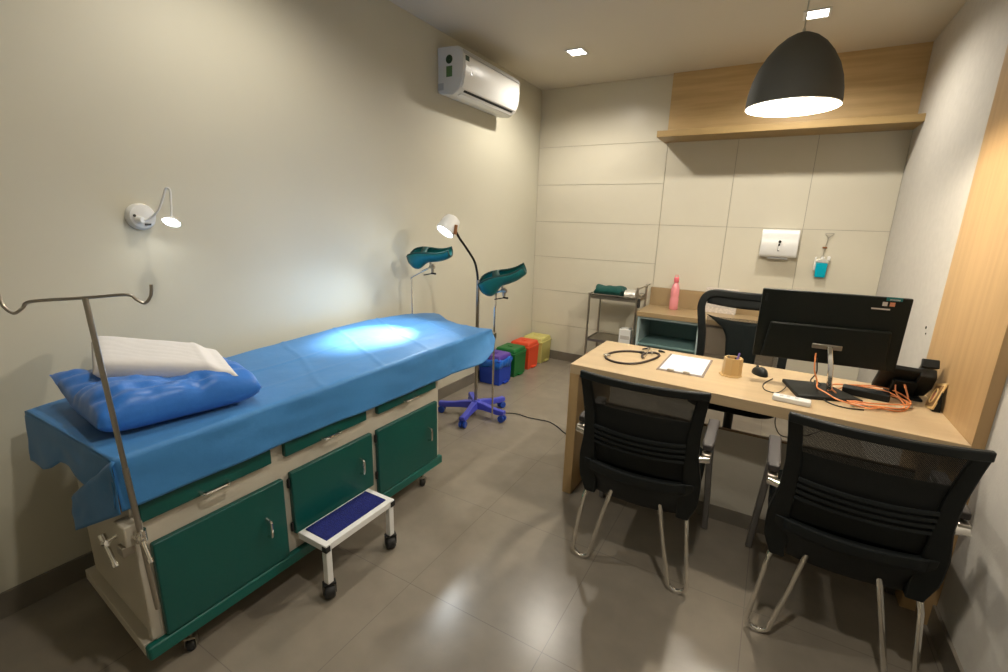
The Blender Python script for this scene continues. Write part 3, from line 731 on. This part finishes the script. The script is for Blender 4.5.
# ------------------------------------------------------------------ wall fittings
def dispenser():
    t = thing('towel_dispenser', 'white paper towel dispenser on the far wall above the monitor', 'paper towel dispenser', (2.267, D, 1.345))
    pr = [(0, -.11), (-.085, -.105), (-.098, -.085), (-.085, .085), (-.06, .115), (0, .118)]
    MB().prism(pr, -.135, .135, lambda u, v, h: V((h, u, v))).build('cover', M['white'], t, bevel=.008, seg=3)
    MB().box(-.07, .075, -.07, -.01, -.122, -.108).build('paper_slot', M['ivory_trim'], t, bevel=.002)
    mb = MB(); mb.lathe([(.001, 0), (.011, 0), (.011, .004)], n=16, M=TR((.002, -.094, .02), rx=pi/2)); mb.build('lock', M['black_gloss'], t)
    MB().box(-.006, .006, -.0985, -.0965, -.055, .005).build('level_window', M['black_gloss'], t)
    MB().box(-.004, .010, -.1005, -.0985, -.05, -.015).build('level_label', M['white_matte'], t)
dispenser()
def sanitiser():
    t = thing('sanitiser_bottle', 'flat bottle of bright blue hand sanitiser hanging on a wire hook on the far wall', 'bottle', (2.585, D, 1.17))
    MB().prism([(-.036, -.075), (.036, -.075), (.041, .04), (-.041, .045)], -.045, -.012, lambda u, v, h: V((u, h, v))).build('liquid_body', M['sani'], t, bevel=.008, seg=3)
    MB().prism([(-.041, .045), (.041, .04), (.036, .062), (.014, .075), (-.014, .075), (-.036, .065)], -.045, -.012, lambda u, v, h: V((u, h, v))).build('clear_shoulder', M['clear'], t, bevel=.005)
    MB().cyl((0, -.028, .07), (0, -.028, .09), .013).build('cap', M['white'], t)
    MB().box(-.052, -.040, -.046, -.012, -.02, .085).build('holder_arm', M['white'], t, bevel=.003)
    MB().box(.030, .050, -.040, -.014, .06, .095).build('holder_clip', M['white'], t, bevel=.004)
    MB().tube([(0, -.022, .09), (.0, -.018, .13), (.004, -.012, .16)], .002, 8).build('hook_stem', M['steel'], t)
    MB().box(-.015, .017, -.02, -.0, .155, .168).build('hook_pad', M['brown_metal'], t, bevel=.003)
    MB().tube(spline([(.004, -.008, .165), (.012, -.01, .235), (-.008, -.012, .262), (-.004, -.015, .272), (.045, -.015, .272), (.03, -.012, .255), (.014, -.010, .236)], 5), .0022, 8).build('wire_loop', M['steel'], t)
sanitiser()
t = thing('cable_outlet', 'tiny dark cable hole in the grey right wall above the phone', 'outlet', (W, 3.10, .995), rz=0)
MB().lathe([(.001, .003), (.006, .003), (.008, 0)], n=12, M=TR((0, 0, 0), ry=-pi/2)).build('hole_ring', M['black_gloss'], t)
MB().lathe([(.001, .003), (.004, .003), (.005, 0)], n=12, M=TR((0, -.02, -.028), ry=-pi/2)).build('screw', M['black_gloss'], t)
# ------------------------------------------------------------------ desk
DY0, DY1, DX0, DZ = 2.187, 2.79, 1.412, .749
def desk():
    t = thing('desk', 'pale oak desk with slab side leg and cream front panel built to the right wall', 'desk', (0, 0, 0))
    xr = W-.0355
    MB().prism([(DX0, DY0), (xr, DY0-.085), (xr, DY1-.05), (DX0, DY1)], DZ-.05, DZ).build('desktop', M['desk'], t, bevel=.0015)
    MB().box(DX0, DX0+.05, DY0, DY1, 0, DZ-.05).build('side_leg', M['desk_leg'], t, bevel=.0015)
    MB().box(xr-.05, xr, DY0-.02, DY0+.12, 0, DZ-.05).build('end_leg', M['desk_leg'], t, bevel=.0015)
    MB().box(DX0+.05, xr-.05, 2.381, 2.399, .078, .494).build('front_panel', M['cream_metal'], t, bevel=.001)
    MB().box(DX0+.05, xr-.05, 2.377, 2.403, 0, .078).build('kick_board', M['skirt'], t)
    MB().box(DX0+.05, xr-.05, 2.379, 2.401, .494, .499).build('panel_cap', M['edge_dark'], t)
    MB().box(2.36, 2.52, 2.52, 2.58, .665, .699).build('cable_tray', M['clear'], t, bevel=.003)
desk()
o = MB().tube(spline([(2.40, 2.50, .66), (2.375, 2.47, .62), (2.37, 2.44, .56), (2.40, 2.42, .515), (2.46, 2.43, .52), (2.56, 2.47, .56), (2.66, 2.52, .66)], 7), .0025, 8).build('looped_cable', M['cable'])
tag(o, 'thin black cable drooping in a loop under the desktop between the two visitor chairs', 'cable')
def shift(pts, z=.0, dx=0, dy=0): return [(p[0]+dx, p[1]+dy, (p[2] if len(p) > 2 else DZ)+z) for p in pts]
def stethoscope():
    z = DZ+.005
    t = thing('stethoscope', 'dark stethoscope coiled in a loop at the left end of the desk', 'stethoscope', (0, 0, 0))
    loop = [(1.665, 2.62), (1.60, 2.60), (1.548, 2.545), (1.523, 2.47), (1.535, 2.39), (1.59, 2.345), (1.655, 2.345), (1.71, 2.39), (1.745, 2.47), (1.77, 2.56), (1.768, 2.63), (1.735, 2.655), (1.70, 2.62), (1.69, 2.56), (1.712, 2.50)]
    MB().tube(spline(shift([(a, b, z) for a, b in loop]), 8), .0065, 10).build('tubing', M['steth'], t)
    MB().lathe([(.001, 0), (.019, 0), (.022, .004), (.022, .010), (.014, .014), (.001, .015)], (1.528, 2.432, DZ), 24).build('chest_piece', M['chrome'], t)
    MB().lathe([(.001, 0), (.016, 0), (.018, .004), (.016, .009), (.001, .010)], (1.672, 2.622, DZ), 24).build('bell', M['black_gloss'], t)
    MB().tube(spline([(1.712, 2.50, z), (1.71, 2.58, z+.004), (1.70, 2.66, z+.008), (1.735, 2.72, z+.004)], 6), .0028, 8).build('ear_tube', M['chrome'], t)
    MB().tube(spline([(1.735, 2.60, z), (1.72, 2.65, z+.01), (1.69, 2.69, z+.01), (1.70, 2.74, z+.004)], 6), .0028, 8).build('ear_tube', M['chrome'], t)
    MB().cyl((1.75, 2.712, z+.002), (1.785, 2.69, z+.004), .007, .004).build('ear_tip', M['black_gloss'], t)
    MB().cyl((1.66, 2.69, z+.002), (1.692, 2.735, z+.004), .004, .006).build('ear_tip', M['black_gloss'], t)
stethoscope()
def clipboard():
    t = thing('clipboard', 'clipboard holding a blank white sheet on the middle of the desk', 'clipboard', (1.927, 2.527, DZ), radians(-.6))
    MB().box(-.113, .113, -.178, .178, 0, .003).build('board', M['board'], t, bevel=.001)
    MB().box(-.101, .101, -.157, .166, .003, .0045).build('paper', M['paper_w'], t)
    for x in (-.045, .03):
        MB().box(x-.016, x+.016, -.172, -.155, .003, .012).build('clip', M['steel'], t, bevel=.003)
clipboard()
def pen_holder():
    t = thing('pen_holder', 'faceted pale bamboo pen cup standing on the desk', 'pen holder', (2.150, 2.485, DZ))
    n = 8; mb = MB(); mb.lathe([(.046, 0), (.043, .09), (.036, .09), (.036, .01), (.001, .01)], n=n); mb.bm.faces.new(mb.bm.verts[:n][::-1]) if False else None
    mb.build('cup', M['bamboo'], t, ang=20)
    MB().lathe([(.001, 0), (.052, 0), (.052, .006), (.001, .006)], (-.004, -.006, 0), n=8).build('tray', M['bamboo'], t)
    for (nm, x, y, dx, dy, h, m) in (('pen', .010, .008, .012, .010, .112, M['purple']), ('pen', -.012, .0, -.012, .004, .098, M['steel']), ('pen', .0, -.012, .01, -.012, .096, M['black_gloss'])):
        o = MB().cyl((2.150+x*.4, 2.485+y*.4, DZ+.014), (2.150+x+dx, 2.485+y+dy, DZ+h), .0042, n=10).build(nm, m)
        tag(o, {'purple_pen': 'purple-capped pen sticking up highest from the bamboo pen cup', 'brushed_steel': 'grey pen standing in the left of the bamboo pen cup', 'black_gloss': 'black pen in the front of the bamboo pen cup'}[m.name], 'pen', 'pens in the bamboo cup')
pen_holder()
def mouse():
    t = thing('computer_mouse', 'black computer mouse on the desk beside the pen cup', 'computer mouse', (2.272, 2.585, DZ), radians(28))
    n = 24; 
    def fn(i, j):
        a = 2*pi*i; ph = (1-j)*pi/2
        return V((.031*cos(a)*cos(ph)**.6 if ph < pi/2 else 0, .054*sin(a)*(cos(ph)**.6 if ph < pi/2 else 0), .036*sin(ph)*(1-.12*sin(a))))
    MB().grid(fn, 28, 12, wrapu=True).build('mouse_body', M['black_plastic'], t)
    MB().cyl((-.004, .03, .031), (.004, .03, .031), .007, n=14).build('scroll_wheel', M['lumbar'], t)
    MB().box(-.012, .012, -.03, -.012, .0335, .0365).build('maker_mark', M['post'], t)
    o = MB().tube(spline([(2.33, 2.53, DZ+.003), (2.295, 2.42, DZ+.003), (2.30, 2.33, DZ+.003), (2.345, 2.305, DZ+.004), (2.375, 2.36, DZ+.01), (2.39, 2.42, DZ+.022)], 7), .0022, 8).build('mouse_cable', M['cable'], t)
    o.matrix_parent_inverse = (Matrix.Translation((2.272, 2.585, DZ)) @ Rz(radians(28))).inverted()
mouse()
def monitor():
    t = thing('computer_monitor', 'large black computer monitor seen from behind, standing on the desk', 'monitor', (2.503, 2.485, DZ), radians(6))
    R4 = TR((0, 0, .285), rx=radians(3), rz=radians(-.5))
    w, h = .276, .162
    MB().box(-w, w, .0, .022, -h, h, R4).build('display_housing', M['screen_back'], t, bevel=.004)
    MB().prism([(-.245, -.158), (.240, -.158), (.228, .018), (-.225, .014)], -.018, .0, lambda u, v, k: R4 @ V((u, k, v))).build('rear_cover', M['screen_back'], t, bevel=.008, seg=3)
    MB().box(-w+.006, w-.006, .0215, .0235, -h+.012, h-.008, R4).build('screen', M['black_gloss'], t)
    MB().box(-.048, .066, -.026, -.012, -.088, -.066, R4).build('hinge_bar', M['steel'], t, bevel=.003)
    MB().tube([R4 @ V((.018, -.024, -.075)), R4 @ V((.020, -.040, -.09)), V((.030, -.06, .12)), V((.036, -.07, .02))], .5, flat=(.014, .020), up=(0, 1, 0)).build('stand_neck', M['chrome'], t, bevel=.003)
    MB().prism([(-.130, .045), (.05, .075), (.155, -.12), (-.095, -.185)], 0, .016, lambda u, v, k: V((u, v, k))).build('stand_base', M['black_plastic'], t, bevel=.004)
    for (x0, x1, z0, z1, m) in ((.185, .24, .148, .163, 'sticker_teal'), (.197, .232, .150, .156, 'sticker_w'), (.175, .192, .125, .142, 'sticker_w'), (.200, .218, .125, .142, 'sticker_o'), (.14, .205, .108, .114, 'sticker_w'), (-.262, -.252, .105, .140, 'lumbar')):
        MB().box(x0, x1, -.0012, .0005, z0, z1, R4).build('sticker', M[m], t)
monitor()
def remote():
    t = thing('white_adapter', 'slim white plastic box lying on the desk in front of the monitor base', 'adapter', (2.403, 2.222, DZ), radians(-5))
    MB().box(-.070, .070, -.024, .024, 0, .022).build('case', M['white'], t, bevel=.004)
    for x in (-.045, -.02, .01): MB().box(x, x+.014, -.012, .012, .0215, .0232).build('button', M['ivory_trim'], t, bevel=.001)
remote()
def orange_cables():
    z = DZ
    def ring(cx, cy, a, b, rot, k0, k1, zz, n=40):
        out = []
        for i in range(n+1):
            th = lerp(k0, k1, i/n); x, y = a*cos(th), b*sin(th)
            out.append((cx+x*cos(rot)-y*sin(rot), cy+x*sin(rot)+y*cos(rot), zz+.006*sin(th*3)+.0)); 
        return out
    pts = [(2.478, 2.478, .925), (2.478, 2.455, .90), (2.482, 2.44, .85), (2.50, 2.43, .80), (2.50, 2.39, .785), (2.53, 2.37, .775), (2.58, 2.32, .765), (2.68, 2.30, .757)]
    pts = spline(pts, 6)
    c = ring(2.69, 2.47, .125, .155, .25, -pi/2, 3.2*pi, z+.014, 70)
    c2 = ring(2.70, 2.475, .145, .135, .5, 3.2*pi, 5.0*pi, z+.022, 50)
    o = MB().tube(pts+[V(p) for p in c]+[V(p) for p in c2], .0031, 8).build('orange_network_cable', M['orange'])
    tag(o, 'orange cable dropping from the monitor and lying coiled on the desk', 'cable')
    c = ring(2.705, 2.455, .125, .13, -.2, .2, 2*pi-.4, z+.008, 50)
    o = MB().tube([V(p) for p in c]+spline([c[-1], (2.835, 2.45, z+.012), (2.81, 2.51, z+.02), (2.80, 2.545, z+.035), (2.798, 2.562, z+.06)], 6)[1:], .0031, 8).build('orange_patch_cable', M['orange'])
    tag(o, 'orange cable looping from the coil up into the back of the desk phone', 'cable')
    for k, (x, y) in enumerate(((2.802, 2.56), (2.838, 2.56))): pass
    o = MB().tube(spline([(2.485, 2.47, .90), (2.492, 2.445, .84), (2.475, 2.43, .80), (2.50, 2.41, .787), (2.515, 2.43, .79), (2.49, 2.44, .80), (2.50, 2.40, .776), (2.52, 2.34, .757), (2.55, 2.29, .753), (2.60, 2.27, .753), (2.66, 2.285, .753)], 7), .0028, 8).build('black_power_cable', M['cable'])
    tag(o, 'black cable twisted around the orange one behind the monitor', 'cable')
    t = thing('power_adapter', 'black oblong power adapter lying inside the orange cable coil', 'adapter', (2.69, 2.50, DZ), radians(-8))
    MB().box(-.085, .085, -.03, .03, 0, .034).build('case', M['black_plastic'], t, bevel=.006, seg=3)
    MB().box(-.02, .03, -.015, .015, .0335, .0345).build('rating_plate', M['lumbar'], t)
    o = MB().tube(spline([(2.62, 2.31, z+.006), (2.66, 2.33, z+.006), (2.72, 2.345, z+.006), (2.78, 2.38, z+.006), (2.84, 2.44, z+.006)], 5), .005, 8).build('white_connector_cable', M['clear'])
    tag(o, 'short pale cable lying under the orange coil', 'cable')
orange_cables()
def phone():
    t = thing('desk_phone', 'black desk phone seen from behind beside the right wall', 'telephone', (2.815, 2.60, DZ))
    R4 = TR((0, -.012, .083), rx=radians(41), ry=radians(2))
    MB().box(-.085, .080, -.012, .012, -.085, .085, R4).build('phone_body', M['black_plastic'], t, bevel=.006, seg=3)
    MB().box(-.075, .03, .012, .014, -.03, .075, R4).build('display', M['black_gloss'], t)
    MB().prism([(.06, 0), (.045, .018), (-.03, .085), (-.055, .085), (-.005, .0)], -.03, .055, lambda u, v, h: V((h, u, v))).build('stand_foot', M['black_plastic'], t, bevel=.004)
    MB().box(-.035, .085, -.045, .075, 0, .010).build('foot_plate', M['black_plastic'], t, bevel=.003)
    MB().prism([(.045, -.085), (.100, -.06), (.108, .0), (.100, .085), (.045, .085)], -.03, .018, lambda u, v, h: R4 @ V((u, h, v))).build('handset_rest', M['black_plastic'], t, bevel=.006)
    mb = MB(); pts = [R4 @ V((.075, .030, -.09)), R4 @ V((.075, .048, -.06)), R4 @ V((.075, .050, .05)), R4 @ V((.075, .036, .098))]
    mb.tube(pts, [1.2, .8, .8, 1.3], flat=(.016, .024), up=(0, 0, 1)); mb.build('handset', M['black_plastic'], t, bevel=.005, seg=2)
    for x in (.010,):
        MB().tube(spline([(x, -.035, .075), (x+.004, -.05, .060), (x+.012, -.075, .034), (x+.018, -.09, .008)], 6), [.0065]*4+[.005]*4+[.0035]*11, 8).build('plug_lead', M['orange'], t)
phone()
def card_holder():
    t = thing('desk_plaque', 'small wooden framed plaque with dark oval emblem leaning against the right wall', 'plaque', (2.900, 2.480, DZ))
    # leaning: face normal looks to -x and up; local u along y, v along slope
    s = V((.030, .03, .10)).normalized(); u = V((-.0, 1, 0)); u = (u-s*u.dot(s)).normalized(); u = Rz(radians(0)).to_3x3() @ u; nn = s.cross(u).normalized()
    if nn.x > 0: nn = -nn
    w, h = .046, .118
    def fr(a, b, k): return u*a+s*b+nn*k
    mb = MB(); 
    MB().prism([(-w, 0), (w, 0), (w, h), (-w, h)], -.006, .0, fr).build('plaque_board', M['bamboo'], t, bevel=.001)
    q = .036; mb = MB()
    MB().prism([(-q, .012), (q, .012), (q, h-.012), (-q, h-.012)], 0, .0012, fr).build('plaque_face', M['edge_dark'], t)
    ov = [fr(.020*cos(a*pi/14), h*.5+.032*sin(a*pi/14), .0025) for a in range(28)]
    MB().tube(ov, .0028, 6, closed=True).build('oval_emblem', M['bamboo'], t)
    MB().prism([(-.012, h*.5-.018), (.012, h*.5-.018), (.008, h*.5+.016), (-.008, h*.5+.016)], .0012, .0025, fr).build('emblem_center', M['sticker_o'], t)
    MB().prism([(0, 0), (.046, 0), (.034, .085)], -.035, .035, lambda a, b, k: V((a*.6+.006, k, b))).build('easel_back', M['black_plastic'], t)
card_holder()
# ------------------------------------------------------------------ visitor chairs
def make_chair():
    t = thing('visitor_chair', 'black mesh-back visitor chair', 'chair', (0, 0, 0), 0, 'visitor chairs facing the desk')
    def yb(x, z):   # rear face line of the backrest: leans back, wraps round
        k = max(0, (z-.38)/.53); lean = lerp(-.225, -.335, k**1.25); return lean-.045*(1-(x/.24)**2)*(.35+.65*k)
    def hw(z): return interp([(.33, .205), (.42, .222), (.52, .224), (.62, .214), (.72, .214), (.82, .224), (.905, .236)], z)
    # frame: side rails, top rail, lower shell
    for s in (-1, 1):
        zs = [.335+.563*i/16 for i in range(17)]
        pts = [V((s*(hw(z)-.017), yb(hw(z), z), z)) for z in zs]
        vs = []
        for i, (p, z) in enumerate(zip(pts, zs)):
            wd = interp([(.33, .022), (.40, .036), (.50, .034), (.6, .026), (.75, .022), (.9, .020)], z); th = interp([(.33, .025), (.5, .03), (.7, .016), (.9, .012)], z)
            vs += [p+V((-wd, -th*.5, 0)), p+V((wd, -th*.5, 0)), p+V((wd, th, 0)), p+V((-wd, th, 0))]
        fs = [(i*4+k, i*4+(k+1) % 4, i*4+4+(k+1) % 4, i*4+4+k) for i in range(16) for k in range(4)]+[(3, 2, 1, 0), (64, 65, 66, 67)]
        MB().add(vs, fs).build('side_rail', M['black_plastic'], t, bevel=.005, seg=2)
    n = 20; vs = []
    for i in range(n+1):
        x = lerp(-.236, .236, i/n); z = .896-.0*cos(x*6); y = yb(x, .9)
        for dy, dz in ((-.010, -.020), (.012, -.020), (.012, .010), (-.012, .010)): vs.append(V((x, y+dy, z+dz)))
    MB().add(vs, [(i*4+k, i*4+(k+1) % 4, i*4+4+(k+1) % 4, i*4+4+k) for i in range(n) for k in range(4)]+[(3, 2, 1, 0), (4*n, 4*n+1, 4*n+2, 4*n+3)]).build('top_rail', M['black_plastic'], t, bevel=.005, seg=2)
    MB().grid(lambda i, j: V(((2*i-1)*(hw(lerp(.50, .895, j))-.03), yb((2*i-1)*.2, lerp(.50, .895, j))+.008, lerp(.50, .895, j))), 16, 20).build('back_mesh', M['mesh'], t)
    # added dark panel imitating the seat seen through mesh, with gap to upper corners
    MB().grid(lambda i, j: V(((2*i-1)*(hw(lerp(.47, .765, j))-.032), yb((2*i-1)*.2, lerp(.47, .765, j))+.020, lerp(.47, .765, j))), 14, 12).build('dark_backing', M['black_soft'], t, solid=.004)
    for k, z in enumerate((.60, .625, .65, .675)):
        m = MB()
        m.tube([V((x, yb(x, z)-.004, z+.012*(1-(x/.2)**2)*-1)) for x in [lerp(-.175, .175, i/12) for i in range(13)]], 1, flat=(.0065, .003), up=(0, 0, 1))
        m.build('lumbar_slat', M['lumbar'], t, bevel=.001)
    # lower moulded shell joining seat and back
    def shell(i, j):
        x = (2*i-1)*.215; z = lerp(.338, .505, j)-.018*(1-(x/.215)**2); return V((x, yb(x, max(z, .38))-.006+.05*(1-j)**2, z))
    MB().grid(shell, 16, 8).build('lower_shell', M['black_plastic'], t, solid=.018, bevel=.003)
    MB().grid(lambda i, j: V(((2*i-1)*.19, yb((2*i-1)*.19, lerp(.455, .505, j))-.018, lerp(.455, .505, j)-.016*(1-(2*i-1)**2))), 14, 5).build('shell_band', M['lumbar'], t, solid=.004)
    # seat
    sec = []
    mb = MB(); ol = []
    for a in range(32):
        th = 2*pi*a/32; c, s_ = cos(th), sin(th); ol.append((.232*(abs(c)**.35)*(1 if c > 0 else -1), .015+.235*(abs(s_)**.4)*(1 if s_ > 0 else -1)))
    mb.prism(ol, .385, .455); mb.build('seat', M['black_soft'], t, bevel=.02, seg=4)
    MB().box(-.20, .20, -.19, .20, .365, .388).build('seat_pan', M['black_plastic'], t, bevel=.004)
    # rear hairpin legs
    for s in (-1, 1):
        c = s*.205; y = -.243
        pts = [(s*.198, -.20, .385), (s*.214, y+.004, .30), (s*.243, y, .05)]
        arc = [(c+s*.038*cos(a), y, .046+.038*sin(a)*-1) for a in [i*pi/8 for i in range(9)]]
        pts2 = [(s*.165, y, .05), (s*.130, y+.01, .22), (s*.098, y+.03, .375)]
        MB().tube([V(p) for p in pts[:2]]+[V(p) for p in arc]+[V(p) for p in pts2[1:]], .0095, 12).build('leg', M['chrome'], t)
    # front legs with arm supports
    for s in (-1, 1):
        x = s*.245
        MB().tube([(x+s*.018, .278, .012), (x+s*.012, .208, .20), (x+s*.002, .13, .42), (x-s*.002, .04, .632)], 1, flat=(.023, .013), up=(0, 1, 0)).build('leg', M['post'], t, bevel=.003)
        MB().cyl((x+s*.018, .278, 0), (x+s*.018, .278, .014), .014, n=12).build('foot', M['rubber'], t)
        MB().tube([(x, .03, .640), (x, -.235, .628), ], 1, flat=(.012, .006), up=(0, 0, 1)).build('arm_bar', M['chrome'], t)
        vs = [(-.021, .048), (.021, .048), (.021, -.20), (.016, -.238), (-.016, -.238), (-.021, -.20)]
        ap = MB().prism(vs, 0, .024, lambda u, v, h: V((x+u, v, .645+h+.04*(v+.05)*(-.1)))).build('armrest', M['arm'], t, bevel=.006, seg=3)
        MB().cyl((x+s*.012, -.255, .622), (s*.222, -.262, .618), .014, n=16).build('arm_link', M['chrome'], t)
        MB().box(x-.016, x+.016, -.262, -.225, .612, .642).build('arm_joint', M['steel'], t, bevel=.004)
    return t
chair = make_chair()
chair.location = (1.889, 1.995, 0); chair.rotation_euler = (0, 0, radians(1.5))
chair['label'] = 'black mesh-back visitor chair in front of the stethoscope end of the desk'
c2 = copy_tree(chair); c2.location = (2.604, 1.967, 0); c2.rotation_euler = (0, 0, radians(-.5))
c2['label'] = 'black mesh-back visitor chair next to the right wall, in front of the monitor'
# ------------------------------------------------------------------ office chair
def office_chair():
    t = thing('office_chair', 'black high-back mesh office chair with open frame behind the desk', 'chair', (2.15, 3.08, 0))
    oy = 3.22-3.08
    def F(x, z, dy=0): return V((x, oy+dy+.03*(1-abs(x)/.26)**2+.06*(z-.6), z))
    out = [(-.215, .50), (-.232, .60), (-.235, .70), (-.242, .80), (-.258, .90), (-.266, .96), (-.256, 1.01), (-.230, 1.042), (-.18, 1.054), (-.09, 1.050), (0, 1.047)]
    full = out+[(-x, z) for x, z in out[-2::-1]]
    pts = spline([F(x, z) for x, z in full], 5)
    MB().tube(pts, 1, flat=(.018, .023), up=(0, 1, 0)).build('back_frame', M['black_plastic'], t, bevel=.006)
    MB().grid(lambda i, j: F((2*i-1)*.235, lerp(.985, 1.035, j)+.02*sin(i*pi)*(1-j)*-1), 14, 5).build('head_band', M['black_plastic'], t, solid=.012)
    def hwz(z): return interp([(.5, .085), (.66, .085), (.78, .095), (.84, .125), (.88, .175), (.915, .225)], z)
    MB().grid(lambda i, j: F((2*i-1)*hwz(lerp(.48, .915, j)), lerp(.48, .915, j)-.03*(1-(2*i-1)**2)*j, -.012), 12, 18).build('lumbar_spine', M['black_soft'], t, solid=.02)
    MB().grid(lambda i, j: F((2*i-1)*.225, lerp(.52, .90, j), .012), 12, 14).build('back_mesh', M['mesh_d'], t)
    ol = []
    for a in range(32):
        th = 2*pi*a/32; c, s_ = cos(th), sin(th); ol.append((.245*(abs(c)**.45)*(1 if c > 0 else -1), -.13+.235*(abs(s_)**.5)*(1 if s_ > 0 else -1)))
    MB().prism(ol, .455, .525).build('seat', M['black_soft'], t, bevel=.025, seg=4)
    MB().cyl((0, -.12, .09), (0, -.12, .46), .026).build('gas_column', M['black_plastic'], t)
    MB().tube([(0, -.10, .44), (0, .08, .44), (0, .14, .50), (0, .15, .62)], 1, flat=(.012, .03), up=(0, 1, 0)).build('back_bracket', M['black_plastic'], t)
    for k in range(5):
        a = 2*pi*k/5+.3; d = V((cos(a), sin(a), 0)); c = V((0, -.12, 0))
        arm = MB().tube([c+d*.02+V((0, 0, .10)), c+d*.27+V((0, 0, .068))], [1, .7], flat=(.018, .024), up=(0, 0, 1)).build('base_arm', M['black_plastic'], t, bevel=.004)
        w = MB(); e = c+d*.265
        w.lathe([(.003, -.02), (.022, -.02), (.026, -.012), (.026, .012), (.022, .02), (.003, .02)], n=20, M=TR(e+V((0, 0, .026)), rz=a+pi/2, ry=pi/2)); w.build('castor', M['rubber'], arm)
    for s in (-1, 1):
        MB().tube([(s*.20, -.10, .45), (s*.27, -.10, .47), (s*.275, -.10, .62)], 1, flat=(.02, .010), up=(0, 1, 0)).build('arm_support', M['black_plastic'], t, bevel=.003)
        MB().box(s*.275-.035, s*.275+.035, -.20, .06, .62, .645).build('armrest', M['black_plastic'], t, bevel=.010, seg=3)
office_chair()
